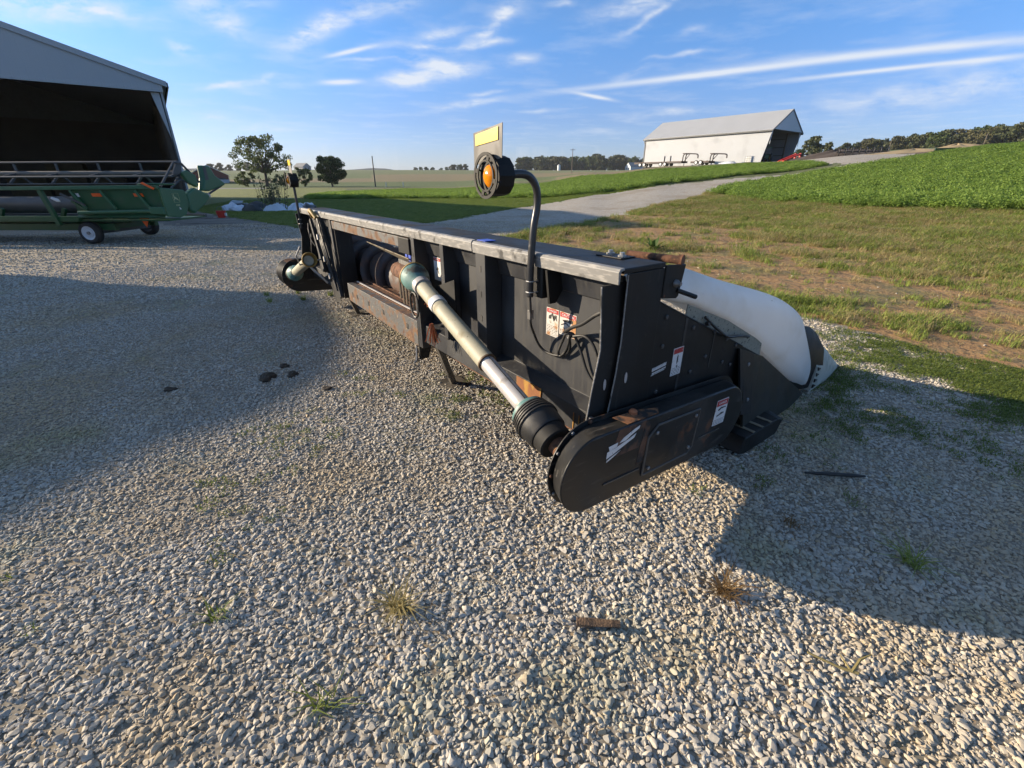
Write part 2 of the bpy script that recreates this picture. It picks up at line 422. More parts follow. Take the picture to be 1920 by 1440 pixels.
YARD = [(16,-12),(12,-1),(8.2,1.6),(4.9,3.55),(4.3,4.3),(3.9,5.2),(3.3,6.2),(1.6,8.7),(.3,11.6),(-.3,13.8),(.6,15.3),(-3.2,19.9),(-5,16.9),(-7.8,17.2),(-11.7,21),(-17,26.1),(-20.5,30.5),(-52,8),(-52,-12)]
ROAD = [(-.3,13.8),(1.8,17.3),(5.1,21.6),(8.6,26.4),(13.1,32),(20.1,38.2),(25.3,40.8),(29.1,42.6),(34.3,46.1),(37.9,48.3),(48,57),(58,84),(53,92),(43,85),(37,62),(32.9,48.4),(29.3,45.1),(27,44.4),(23.2,44.4),(18.5,43.5),(14.2,41.8),(7,36.9),(1.4,30.7),(-1.6,24),(-3.2,19.9),(.6,15.3)]
DIRT = [(12,-1),(8.2,1.6),(4.9,3.55),(4.3,4.3),(3.9,5.2),(3.3,6.2),(1.6,8.7),(.3,11.6),(-.3,13.8),(1.8,17.3),(5.1,21.6),(8.6,26.4),(13.1,32),(13.7,26.7),(14.7,21.8),(16.7,19.1),(18.4,16.7),(22,10),(24,-4)]
CROPR = [(13.1,32),(13.7,26.7),(14.7,21.8),(16.7,19.1),(18.4,16.7),(23,10),(30,4),(110,40),(105,82),(70,74),(52,58),(37.9,48.3),(34.3,46.1),(29.1,42.6),(25.3,40.8),(20.1,38.2)]
CROPL = [(-23,60),(-20,46),(-18.1,44),(-13.1,45.3),(-5.7,46.3),(-1.4,41),(4.2,37.6),(9.6,39.6),(14.7,43.3),(22.5,47),(31.2,49.3),(35,58),(37,66),(28,68),(14,70),(0,84),(-12,92),(-20,92)]
LAWN = [(-3.2,19.9),(-5,16.9),(-7.8,17.2),(-11.7,21),(-17,26.1),(-20.5,30.5),(-24,42),(-18.1,44),(-13.1,45.3),(-5.7,46.3),(-1.4,41),(4.2,37.6),(9.6,39.6),(14.2,41.8),(7,36.9),(1.4,30.7),(-1.6,24)]

azs = np.concatenate([np.arange(-180, -66, 3.0), np.arange(-66, 66, .33), np.arange(66, 180, 3.0)])
rs_ = [0.25]
while rs_[-1] < 2400:
    rs_.append(rs_[-1]*(1.022 if rs_[-1] < 120 else 1.05) + .004)
rs_ = np.array(rs_); na, nr = len(azs), len(rs_)
AA, RG = np.meshgrid(np.radians(azs), rs_)
VX = RG*np.sin(AA); VY = RG*np.cos(AA); VZ = gz_at(VX, VY)
verts = np.stack([VX.ravel(), VY.ravel(), VZ.ravel()], 1)
ii, jj = np.meshgrid(np.arange(nr-1), np.arange(na), indexing='ij')
jn = (jj+1) % na
quads = np.stack([ii*na+jj, (ii+1)*na+jj, (ii+1)*na+jn, ii*na+jn], -1).reshape(-1, 4)[:, ::-1]
cx = verts[quads, 0].mean(1); cy = verts[quads, 1].mean(1)
jit = .22*wav(cx, cy, 11, 2.6) + .10*wav(cx, cy, 12, 9.0)
rr_ = np.hypot(cx, cy); jx = cx + jit*np.clip(rr_/8, .5, 3); jy = cy + .2*wav(cx, cy, 13, 3.3)*np.clip(rr_/8, .5, 3)
zone = np.zeros(len(quads), int)
zone[pip(LAWN, jx, jy)] = 4
zone[pip(DIRT, jx, jy)] = 3
zone[pip(ROAD, jx, jy)] = 2
zone[pip(YARD, jx, jy)] = 1
def submesh(name, sel, m, center=False, **kw):
    q = quads[sel]; used, inv = np.unique(q, return_inverse=True)
    V = verts[used]; Fq = inv.reshape(-1, 4)
    if center:                       # close the hole under the viewer
        c = len(V); V = np.vstack([V, [[0, 0, float(gz_at(0, 0))]]])
    me = bpy.data.meshes.new(name)
    fl = [tuple(f) for f in Fq]
    if center:
        idx = {int(u): k for k, u in enumerate(used)}
        fl += [(c, idx[(j+1) % na], idx[j]) for j in range(na) if j in idx and ((j+1) % na) in idx]
    me.from_pydata(V.tolist(), [], fl)
    me.polygons.foreach_set('use_smooth', [True]*len(me.polygons))
    o = bpy.data.objects.new(name, me); COL.objects.link(o); me.materials.append(m)
    return tag(o, **kw), V

def nodes(name):
    m = bpy.data.materials.new(name); m.use_nodes = True
    return m, m.node_tree.nodes, m.node_tree.links, m.node_tree.nodes['Principled BSDF']
class NT:
    def __init__(s, N, L): s.N, s.L = N, L; s.tc = N.new('ShaderNodeTexCoord').outputs['Object']
    def noise(s, sc, det=5, rough=.55, stretch=None, off=0, rot=0):
        n = s.N.new('ShaderNodeTexNoise'); n.inputs['Scale'].default_value = sc; n.inputs['Detail'].default_value = det; n.inputs['Roughness'].default_value = rough
        mp = s.N.new('ShaderNodeMapping'); s.L.new(s.tc, mp.inputs[0]); mp.inputs['Location'].default_value = (off*2.3, off*4.1, off)
        mp.inputs['Rotation'].default_value = (0, 0, rot)
        if stretch: mp.inputs['Scale'].default_value = stretch
        s.L.new(mp.outputs[0], n.inputs['Vector']); return n.outputs['Fac']
    def ramp(s, v, lo, hi):
        m = s.N.new('ShaderNodeMapRange'); m.inputs['From Min'].default_value = lo; m.inputs['From Max'].default_value = hi; s.L.new(v, m.inputs['Value']); return m.outputs[0]
    def mix(s, f, a, b):
        m = s.N.new('ShaderNodeMix'); m.data_type = 'RGBA'
        for k, v in (('Factor', f), ('A', a), ('B', b)):
            if isinstance(v, tuple): m.inputs[k].default_value = (*v, 1)
            elif isinstance(v, (int, float)): m.inputs[k].default_value = v
            else: s.L.new(v, m.inputs[k])
        return m.outputs['Result']
    def m(s, op, a, b):
        n = s.N.new('ShaderNodeMath'); n.operation = op
        for i, v in enumerate((a, b)):
            if isinstance(v, (int, float)): n.inputs[i].default_value = v
            else: s.L.new(v, n.inputs[i])
        return n.outputs[0]
    def bump(s, h, strength, dist, prev=None):
        b = s.N.new('ShaderNodeBump'); b.inputs['Strength'].default_value = strength; b.inputs['Distance'].default_value = dist
        s.L.new(h, b.inputs['Height'])
        if prev is not None: s.L.new(prev, b.inputs['Normal'])
        return b.outputs[0]
# crushed limestone
def gravel_mat(name, tint, scale):
    m, N, L, bs = nodes(name); T = NT(N, L)
    vo = N.new('ShaderNodeTexVoronoi'); vo.inputs['Scale'].default_value = scale; L.new(T.tc, vo.inputs['Vector'])
    vd = N.new('ShaderNodeTexVoronoi'); vd.inputs['Scale'].default_value = scale*1.9; L.new(T.tc, vd.inputs['Vector'])
    sp = N.new('ShaderNodeSeparateColor'); L.new(vo.outputs['Color'], sp.inputs[0])
    c = T.mix(sp.outputs[0], tuple(x*.72 for x in tint), tuple(min(1, x*1.22) for x in tint))
    c = T.mix(T.ramp(sp.outputs[1], .86, .9), c, (.34, .25, .15))
    c = T.mix(T.ramp(T.noise(.35, 5), .5, .72), c, (.27, .225, .16))
    c = T.mix(T.m('MULTIPLY', T.ramp(T.noise(1.1, 6, .6, off=3), .60, .72), .55), c, (.10, .11, .045))
    c = T.mix(T.m('MULTIPLY', T.ramp(T.noise(.8, 6, .6, off=5), .62, .7), .6), c, (.22, .13, .07))
    L.new(c, bs.inputs['Base Color']); bs.inputs['Roughness'].default_value = .9
    c2 = T.mix(T.ramp(vo.outputs['Distance'], .5, .85), c, (.17, .14, .10)); L.new(c2, bs.inputs['Base Color'])  # gaps between stones darkened, crevice shade put into the colour
    b = T.bump(vo.outputs['Distance'], -1.0, .025); b = T.bump(vd.outputs['Distance'], -.5, .008, b)
    L.new(b, bs.inputs['Normal']); return m
m_yard = gravel_mat('crushed_limestone', (.27, .238, .19), 70)
m_road = gravel_mat('road_limestone', (.40, .375, .33), 30)
# red-brown soil half overgrown
m_dirt, N, L, bs = nodes('bare_soil'); T = NT(N, L)
c = T.mix(T.noise(2.2, 6), (.26, .14, .05), (.40, .245, .11))
c = T.mix(T.ramp(T.noise(12, 6, .65, off=2), .52, .68), c, (.11, .068, .036))
c = T.mix(T.m('MULTIPLY', T.ramp(T.noise(.55, 6, .62, off=4), .5, .6), .7), c, (.14, .14, .045))
c = T.mix(T.m('MULTIPLY', T.ramp(T.noise(4, 6, .62, off=6), .5, .62), .5), c, (.19, .17, .08))
L.new(c, bs.inputs['Base Color']); bs.inputs['Roughness'].default_value = .95
b = T.bump(T.noise(3.2, 6, .6, off=1), 1.0, .12); b = T.bump(T.noise(16, 6, .65, off=8), .8, .035, b); L.new(b, bs.inputs['Normal'])
# mown lawn
m_lawn, N, L, bs = nodes('mown_lawn'); T = NT(N, L)
c = T.mix(T.noise(.7, 6), (.07, .11, .025), (.12, .16, .045))
c = T.mix(T.m('MULTIPLY', T.ramp(T.noise(.22, 5, off=3), .5, .65), .5), c, (.13, .13, .05))
L.new(c, bs.inputs['Base Color']); bs.inputs['Roughness'].default_value = .95
L.new(T.bump(T.noise(9, 6, .7), 1.0, .1), bs.inputs['Normal'])
# wide fields, colour laid out by vertex
m_field, N, L, bs = nodes('field_ground'); T = NT(N, L)
at = N.new('ShaderNodeAttribute'); at.attribute_name = 'Col'
c = T.mix(T.ramp(T.noise(.05, 8, .6), .35, .65), at.outputs['Color'], at.outputs['Color'])
mul = N.new('ShaderNodeMix'); mul.data_type = 'RGBA'; mul.blend_type = 'MULTIPLY'; mul.inputs['Factor'].default_value = 1
L.new(c, mul.inputs['A']); L.new(T.mix(T.noise(.18, 8, .65, stretch=(1, 3, 1), rot=.6), (.7, .72, .66), (1.28, 1.22, 1.2)), mul.inputs['B'])
L.new(mul.outputs['Result'], bs.inputs['Base Color']); bs.inputs['Roughness'].default_value = .95
b = T.bump(T.noise(.9, 6, .7), .8, .5); L.new(b, bs.inputs['Normal'])

zone[(zone == 1) & pip([(-17.5, 26.3), (-11.7, 21), (-8.2, 17.6), (-7.6, 16.2), (-10.5, 16.6), (-14, 19), (-21, 21), (-23, 26)], jx, jy)] = 5
m_mud, N, L, bs = nodes('rutted_mud'); T = NT(N, L)
c = T.mix(T.ramp(T.noise(1.3, 6, .6, stretch=(.35, 1.6, 1), rot=.25), .42, .6), (.22, .20, .17), (.06, .05, .038))
L.new(c, bs.inputs['Base Color']); bs.inputs['Roughness'].default_value = .9
L.new(T.bump(T.noise(2.5, 6, .65, stretch=(.35, 1.6, 1), rot=.25), 1.0, .12), bs.inputs['Normal'])
submesh('mud_patch', zone == 5, m_mud, kind='structure')
submesh('gravel_yard', zone == 1, m_yard, center=True, kind='structure')
submesh('gravel_road', zone == 2, m_road, kind='structure')
submesh('dirt_patch', zone == 3, m_dirt, kind='structure')
submesh('lawn', zone == 4, m_lawn, kind='structure')
go, GV = submesh('ground', zone == 0, m_field, kind='structure')
gx_, gy_ = GV[:, 0], GV[:, 1]; gr = np.hypot(gx_, gy_); ga = np.degrees(np.arctan2(gx_, gy_))
C = np.tile(np.array([.11, .125, .045]), (len(GV), 1))
def put(sel, c): C[sel] = c
put((gr > 105) & (ga < 12), (.15, .15, .055))
put((gr > 120) & (gr < 175) & (ga < 14), (.105, .14, .04))
put((gr > 175) & (gr < 270) & (ga < 14), (.21, .17, .085))
put((gr > 270) & (ga < 14), (.15, .165, .065))
put((gr > 215) & (gr < 330) & (ga < -16) , (.13, .16, .055))
put((gr > 330) & (ga < -2) , (.14, .165, .065))
put((gr > 86) & (gr < 150) & (ga > 5) & (ga < 20), (.2, .165, .085))
put((ga > 14) & (gr > 130), (.115, .135, .045))
# field bands by slope distance on the left hill
put((ga < -19) & (gr > 30) & (gr < 112), (.17, .19, .05))
put((ga < -27) & (gr > 112) & (gr < 124), (.22, .22, .21))
put(pip(CROPR, gx_, gy_), (.09, .155, .032)); put(pip(CROPL, gx_, gy_), (.05, .09, .02))
put(pip([(36,62),(43,84),(53,92),(60,86),(76,92),(66,66),(48,57)], gx_, gy_), (.14, .10, .06))
put(pip([(52,62.5),(56,64),(64,71),(66,69),(58,61),(48,55)], gx_, gy_), (.34, .26, .15))
put((ga > 27) & (ga < 62) & (gr > 92) & (gr < 210), (.10, .13, .035))
ca_ = go.data.color_attributes.new('Col', 'FLOAT_COLOR', 'POINT')
ca_.data.foreach_set('color', np.hstack([C, np.ones((len(C), 1))]).ravel())

# ------------------------------------------------------------------ scattered small stuff
def inst(name, pts, rot, scl, idx, protos, **kw):
    me = bpy.data.meshes.new(name); n = len(pts)
    me.vertices.add(n); me.vertices.foreach_set('co', np.asarray(pts, np.float32).ravel())
    a = me.attributes.new('rot', 'FLOAT_VECTOR', 'POINT'); a.data.foreach_set('vector', np.asarray(rot, np.float32).ravel())
    scl = np.asarray(scl, np.float32); scl = scl if scl.ndim == 2 else np.repeat(scl[:, None], 3, 1)
    a = me.attributes.new('scl', 'FLOAT_VECTOR', 'POINT'); a.data.foreach_set('vector', scl.ravel())
    a = me.attributes.new('pid', 'INT', 'POINT'); a.data.foreach_set('value', np.asarray(idx, np.int32))
    o = bpy.data.objects.new(name, me); COL.objects.link(o)
    pc = bpy.data.collections.new(name + '_forms')
    for p in protos: pc.objects.link(p)
    g = bpy.data.node_groups.new(name + '_scatter', 'GeometryNodeTree')
    g.interface.new_socket('Geometry', in_out='INPUT', socket_type='NodeSocketGeometry')
    g.interface.new_socket('Geometry', in_out='OUTPUT', socket_type='NodeSocketGeometry')
    gi = g.nodes.new('NodeGroupInput'); goo = g.nodes.new('NodeGroupOutput')
    ip = g.nodes.new('GeometryNodeInstanceOnPoints'); ci = g.nodes.new('GeometryNodeCollectionInfo')
    ci.inputs['Collection'].default_value = pc; ci.inputs['Separate Children'].default_value = True; ci.inputs['Reset Children'].default_value = True
    ip.inputs['Pick Instance'].default_value = True
    def na_(nm, dt):
        q = g.nodes.new('GeometryNodeInputNamedAttribute'); q.data_type = dt; q.inputs['Name'].default_value = nm; return q.outputs['Attribute']
    e2r = g.nodes.new('FunctionNodeEulerToRotation')
    g.links.new(na_('rot', 'FLOAT_VECTOR'), e2r.inputs[0]); g.links.new(e2r.outputs[0], ip.inputs['Rotation'])
    g.links.new(na_('scl', 'FLOAT_VECTOR'), ip.inputs['Scale']); g.links.new(na_('pid', 'INT'), ip.inputs['Instance Index'])
    g.links.new(ci.outputs[0], ip.inputs['Instance']); g.links.new(gi.outputs[0], ip.inputs['Points']); g.links.new(ip.outputs[0], goo.inputs[0])
    md = o.modifiers.new('scatter', 'NODES'); md.node_group = g
    return tag(o, **kw)
def proto(name, V, Fc, m, smooth=False):
    me = bpy.data.meshes.new(name); me.from_pydata(V, [], Fc); me.materials.append(m)
    if smooth: me.polygons.foreach_set('use_smooth', [True]*len(me.polygons))
    return bpy.data.objects.new(name, me)
rng = np.random.RandomState(5)
def seen(X, Y, pad=1.3):      # the part of the ground that can come into view from here or a step aside
    return (np.abs(X) < 1.22*(Y*.9085+.67)+pad) & (Y > .25)

# stones
m_stone, N, L, bs = nodes('limestone_chip'); T = NT(N, L)
oi = N.new('ShaderNodeObjectInfo')
rp = N.new('ShaderNodeValToRGB'); L.new(oi.outputs['Random'], rp.inputs[0]); cr = rp.color_ramp; cr.interpolation = 'LINEAR'
cr.elements[0].position = 0; cr.elements[0].color = (.29, .268, .235, 1); cr.elements[1].position = 1; cr.elements[1].color = (.68, .625, .54, 1)
for p_, c_ in ((.3, (.42, .395, .35)), (.6, (.525, .49, .43)), (.80, (.49, .43, .34)), (.88, (.59, .54, .455)), (.95, (.50, .37, .21))):
    e = cr.elements.new(p_); e.color = (*c_, 1)
ge = N.new('ShaderNodeNewGeometry'); T.tc = ge.outputs['Position']
c = T.mix(T.m('MULTIPLY', T.noise(60, 5, .6), .5), rp.outputs[0], (.41, .38, .33))
c = T.mix(T.m('MULTIPLY', T.ramp(T.noise(.8, 5, .6, off=2), .5, .66), .7), c, (.44, .34, .20))
c = T.mix(T.m('MULTIPLY', T.ramp(T.noise(1.7, 5, .6, off=7), .56, .72), .6), c, (.28, .25, .195))
c = T.mix(T.m('MULTIPLY', T.ramp(T.noise(1.2, 5, .6, off=4), .56, .70), .45), c, (.30, .30, .14))
L.new(c, bs.inputs['Base Color']); bs.inputs['Roughness'].default_value = .85; bs.inputs['Specular IOR Level'].default_value = .3
L.new(T.bump(T.noise(90, 4), .35, .004), bs.inputs['Normal'])
stones = []
for k in range(10):
    bm = bmesh.new(); bmesh.ops.create_icosphere(bm, subdivisions=3, radius=.5)
    r_ = np.random.RandomState(40+k); pl = r_.randn(9, 3); pl /= np.linalg.norm(pl, axis=1)[:, None]; off = .20 + .17*r_.rand(9)
    st = np.array([1, .58+.34*r_.rand(), .34+.24*r_.rand()])
    for v in bm.verts:
        p = np.array(v.co)
        for n_, o_ in zip(pl, off):
            d_ = p @ n_ - o_
            if d_ > 0: p = p - n_*d_*.99
        v.co = Vector(p*st*1.3)
    me = bpy.data.meshes.new('stone'); bm.to_mesh(me); bm.free(); me.materials.append(m_stone)
    me.polygons.foreach_set('use_smooth', [True]*len(me.polygons)); me.set_sharp_from_angle(angle=R(14))
    stones.append(bpy.data.objects.new('stone_%02d' % k, me))
PX_, PY_, SZ_ = [], [], []
for (r0, r1, dens, s0, s1) in ((0, 2.3, 9000, .0075, .031), (2.3, 4.2, 6200, .0095, .029), (4.2, 7.5, 2300, .015, .030), (7.5, 12, 1000, .022, .040), (12, 22, 260, .03, .05)):
    bx = min(r1, 20); A_ = (2*bx)*(bx)
    n = int(A_*dens); X = rng.uniform(-bx, bx, n); Y = rng.uniform(0, bx, n); r = np.hypot(X, Y)
    k = (r >= r0) & (r < r1) & seen(X, Y, 2.6)
    jj_ = .18*wav(X, Y, 21, 3.0)
    k &= pip(YARD, X+jj_, Y+jj_*.6) | pip(ROAD, X, Y)
    thin = wav(X, Y, 31, 1.6) + .6*wav(X, Y, 32, 5)
    k &= ~((thin > 1.0) & (rng.rand(n) < .35))
    PX_.append(X[k]); PY_.append(Y[k])
    s = s0 + (s1-s0)*rng.rand(k.sum())**2.4
    SZ_.append(s)
# a scatter of stray stones in the soil beside the yard
X = rng.uniform(2, 9, 5000); Y = rng.uniform(2, 14, 5000); k = pip(DIRT, X, Y) & (rng.rand(5000) < .06)
PX_.append(X[k]); PY_.append(Y[k]); SZ_.append(.015+.025*rng.rand(k.sum()))
X = np.concatenate(PX_); Y = np.concatenate(PY_); S = np.concatenate(SZ_)
big = rng.rand(len(X)) < .02; S[big] *= 1.4
Z = gz_at(X, Y) + S*(-.04+.22*rng.rand(len(X)))
rot = np.stack([rng.normal(0, .3, len(X)), rng.normal(0, .3, len(X)), rng.rand(len(X))*6.283], 1)
inst('gravel', np.stack([X, Y, Z], 1), rot, S, rng.randint(0, len(stones), len(X)), stones, kind='stuff', label='loose crushed limestone gravel covering the yard', cat='gravel')

# grass tufts
def blades(n, h, spread, w, seed, lean=.5, ntip=2):
    r = random.Random(seed); V = []; Fc = []
    for _ in range(n):
        a = r.uniform(0, 6.283); d = spread*math.sqrt(r.random()); bx_, by_ = d*math.cos(a), d*math.sin(a)
        hh = h*r.uniform(.45, 1); la = r.uniform(0, 6.283); ll = hh*lean*r.uniform(.2, 1.3); ww = w*r.uniform(.7, 1.3)
        ca, sa = math.cos(la+1.57), math.sin(la+1.57); b = len(V)
        for t, ws in ((0, 1), (.55, .8), (1, .12)):
            ox = bx_ + math.cos(la)*ll*t*t; oy = by_ + math.sin(la)*ll*t*t; oz = hh*t*(1-.25*t*lean)
            V += [(ox-ca*ww*ws/2, oy-sa*ww*ws/2, oz), (ox+ca*ww*ws/2, oy+sa*ww*ws/2, oz)]
        Fc += [(b, b+1, b+3, b+2), (b+2, b+3, b+5, b+4)]
    return V, Fc
m_grass = leafmat('green_grass', (.11, .185, .03), (.34, .38, .085))
m_straw = leafmat('dry_grass', (.30, .25, .10), (.52, .42, .20))
m_brownleaf = leafmat('brown_dead_grass', (.16, .09, .04), (.3, .2, .09))
m_moss = leafmat('yellow_green_weed', (.09, .14, .022), (.2, .24, .05))
tg = [proto('tuft%d' % k, *blades(34, .16, .11, .007, 60+k, .8), m_grass) for k in range(4)]
ts = [proto('strawtuft%d' % k, *blades(34, .17, .13, .006, 70+k, 1.2), m_straw) for k in range(3)]
tm = [proto('weed%d' % k, *blades(26, .022, .05, .005, 80+k, 1.2), m_moss) for k in range(3)]
# rough grass on the soil patch
n = 150000; X = rng.uniform(-1, 24, n); Y = rng.uniform(1.5, 32, n); r = np.hypot(X, Y)
k = pip(DIRT, X+.2*wav(X, Y, 21, 3), Y) & seen(X, Y)
f = .55*wav(X, Y, 51, .55) + .45*wav(X, Y, 52, 1.7) + .25*wav(X, Y, 53, 5.0)
u_ = X*.85 + Y*.35
near_crop = np.clip((np.hypot(X-14, Y-22)*-1+9)/8, 0, 1)
bare = np.exp(-((X-6.3)**2/6 + (Y-13)**2/22)) + .9*np.exp(-((X-5.6)**2/1.2 + (Y-7.6)**2/1.6)) + .7*np.exp(-((X-3.5)**2/3+(Y-15)**2/10))
cover = .56 + 1.0*f + .6*near_crop + .5*np.clip((X-7)/6, -.5, 1) - .65*bare
k &= rng.rand(n) < np.clip(cover, .03, 1)*np.where(r < 12, 1, .75)
X, Y, r, f = X[k], Y[k], r[k], f[k]
g2 = rng.rand(len(X)) < np.clip(.28 + .4*wav(X, Y, 54, .9) + .3*np.exp(-((Y-6)**2)/8), .06, .8)
sc = (.5+.9*rng.rand(len(X))**2)*np.clip(.8+r/30, .8, 1.5)*np.clip(.75+.5*f, .5, 1.3)
idx = np.where(g2, 4+rng.randint(0, 3, len(X)), rng.randint(0, 4, len(X)))
inst('rough_grass', np.stack([X, Y, gz_at(X, Y)-.005], 1), np.stack([0*X, 0*X, rng.rand(len(X))*6.283], 1), np.stack([sc*1.2, sc*1.2, sc*1.05], 1), idx,
     [*tg, *ts], kind='stuff', label='rough green and straw-coloured grass on the bare soil', cat='grass')
# weeds creeping through the gravel
n = 160000; X = rng.uniform(-4, 9, n); Y = rng.uniform(.4, 8, n)
k = pip(YARD, X, Y) & seen(X, Y)
w_ = wav(X, Y, 61, 1.5) + .7*wav(X, Y, 62, 4.5)
den = np.clip((w_-.45)*.22, 0, .16)*np.clip((X+2.6)/2.5, .08, 1)
den = den + 1.3*np.exp(-((X-4.2)**2/2.4+(Y-3.3)**2/.9))*np.clip(.4+.6*w_, 0, .9) + .6*np.exp(-((X-3.0)**2/.8+(Y-2.6)**2/.25))*np.clip(.1+.6*w_, 0, 1)
k &= rng.rand(n) < den
X, Y = X[k], Y[k]; sc = .6+.7*rng.rand(len(X))
inst('gravel_weeds', np.stack([X, Y, gz_at(X, Y)+.012], 1), np.stack([0*X, 0*X, rng.rand(len(X))*6.283], 1), sc, rng.randint(0, 3, len(X)), tm, kind='stuff', label='thin yellow-green weeds creeping through the gravel', cat='weeds')
# lawn
n = 60000; X = rng.uniform(-24, 12, n); Y = rng.uniform(16, 48, n)
k = pip(LAWN, X, Y) & seen(X, Y); X, Y = X[k], Y[k]
sc = .6+.5*rng.rand(len(X)); inst('lawn_grass', np.stack([X, Y, gz_at(X, Y)-.02], 1), np.stack([0*X, 0*X, rng.rand(len(X))*6.283], 1), np.stack([sc*1.7, sc*1.7, sc*.8], 1), rng.randint(0, 4, len(X)), tg, kind='stuff', label='short mown grass of the lawn between yard and field', cat='grass')
# bean rows / clover crop
def leafclump(n, rad, h, ls, seed):
    r = random.Random(seed); V = []; Fc = []
    for _ in range(n):
        a = r.uniform(0, 6.283); d = rad*math.sqrt(r.random()); z = h*(.35+.65*r.random())*(1-.45*(d/rad)**2)
        p = Vector((d*math.cos(a), d*math.sin(a), z)); s = ls*r.uniform(.6, 1.25)
        e = Euler((r.gauss(0, .55), r.gauss(0, .55), r.uniform(0, 6.283)))
        b = len(V)
        for q in ((-.5, -.1, 0), (0, -.5, .06), (.5, -.1, 0), (.32, .4, -.05), (0, .62, -.1), (-.32, .4, -.05)):
            V.append(tuple(p + e.to_matrix() @ Vector((q[0]*s, q[1]*s, q[2]*s))))
        Fc.append((b, b+1, b+2, b+3, b+4, b+5))
    return V, Fc
m_crop = leafmat('bean_leaf', (.09, .165, .026), (.33, .45, .095), .5)
tcp = [proto('cropclump%d' % k, *leafclump(150, .36, .44, .052, 90+k), m_crop) for k in range(4)]
def crop(name, poly, x0, x1, y0, y1, n, label, far):
    X = rng.uniform(x0, x1, n); Y = rng.uniform(y0, y1, n); r = np.hypot(X, Y)
    k = pip(poly, X+.6*wav(X, Y, 21, 1.2)+rng.normal(0, .25, n), Y+.6*wav(X, Y, 22, 1.3)+rng.normal(0, .25, n)) & seen(X, Y, 2) & (rng.rand(n) < np.clip((far/r)**1.6, .08, 1))
    X, Y, r = X[k], Y[k], r[k]; sc = (.6+.55*rng.rand(len(X)))*np.clip((r/far)**.75, 1, 2.6)
    inst(name, np.stack([X, Y, gz_at(X, Y)-.03], 1), np.stack([0*X, 0*X, rng.rand(len(X))*6.283], 1), np.stack([sc, sc, (.6+.7*rng.rand(len(X)))*np.clip(1.15-r/180, .6, 1.05)], 1), rng.randint(0, 4, len(X)), tcp, kind='stuff', label=label, cat='crop')
crop('crop_field', CROPR, 12, 100, 5, 84, 190000, 'dense bright green leafy crop right of the gravel road', 30)
crop('crop_field', CROPL, -45, 42, 36, 118, 150000, 'bright green leafy crop left of the gravel road', 45)

# ------------------------------------------------------------------ the black harvester header
HA = (-.591, .806); HB = (.806, .591); HP0 = (.472, 1.893)
def loc_world(a, b, z): return (HP0[0]+a*HA[0]+b*HB[0], HP0[1]+a*HA[1]+b*HB[1], z)
head = empty('harvester_header', (HP0[0], HP0[1], 0), math.atan2(-HA[1], -HA[0]),
             'long black grain header with white snout and drive shaft standing on the gravel', 'farm machine')
fl = lambda a, b, z: (-a, b, z)
def HMB(): return MB(fl)
LEN = 5.42
# back sheets left and right of the feeder opening
def sheet(a0, a1):
    prof = [(.015, 1.225), (.045, 1.09), (.06, 1.085), (.06, .565), (-.03, .535), (-.035, .395), (.05, .355), (.07, .355), (-.015, .40), (-.012, .52), (.085, .555), (.085, 1.10), (.065, 1.10), (.035, 1.225)]
    return HMB().loft([(a0, b, z) for b, z in prof], [(a1, b, z) for b, z in prof])
bs1 = sheet(.015, 1.995).build('back_sheet', m_wall, head, bevel=.003)
bs2 = sheet(4.05, LEN-.01).build('back_sheet', m_wall, head, bevel=.003)
HMB().prism([(.70, .535), (.47, .535), (.475, .44), (.50, .425), (.53, .405), (.56, .415), (.60, .42), (.64, .455), (.70, .47)], 1, -.0385, -.0355).build('rust_patch', m_rustpatch, bs1, label='orange rust patch where the paint has flaked')
for dx in (.12, .16, .2):
    HMB().box(dx, dx+.006, -.0385, -.0362, .41-.1*(dx-.12), .50).build('rust_run', m_rustpatch, bs1)
# lip along the top
def lip(a0, a1, dz=0):
    prof = [(-.062, 1.205), (-.066, 1.257), (-.056, 1.270), (-.03, 1.272), (-.03, 1.262), (-.05, 1.258), (-.054, 1.205)]
    return HMB().loft([(a0, b, z+dz) for b, z in prof], [(a1, b, z+dz) for b, z in prof])
lip(-.03, 1.115).build('top_lip', m_lip, head, bevel=.002, label='worn grey lip piece at the near end')
lip(1.125, LEN, .004).build('top_lip', m_lip, head, bevel=.002, label='long worn grey lip along the top')
HMB().box(-.026, LEN, -.028, .25, 1.245, 1.268).build('top_cover', m_black, head, bevel=.004)
HMB().box(1.03, 1.12, -.025, .05, 1.2725, 1.276).build('blue_scuff_plate', m_blue, head, label='blue paint scuffed onto the lip joint')
# posts on the back: channels with holes
def post(a, w, z0, z1, d=.115, slots=4, name='back_post'):
    m = HMB().box(a, a+w, -.06, .058, z0, z1)
    p = m.build(name, m_wall, head, bevel=.003)
    for k in range(slots):
        zz = z0 + (z1-z0)*(.18+.68*k/max(1, slots-1))
        HMB().box(a+w*.42, a+w*.56, -.0622, -.0598, zz-.018, zz+.018).build('slot', m_rubber, p)
    return p
post(.985, .105, .54, 1.212)
post(1.50, .05, .54, 1.212, slots=0)
post(1.955, .065, .34, 1.212, slots=3)
post(4.10, .06, .34, 1.212, slots=2)
post(4.78, .09, .54, 1.212)
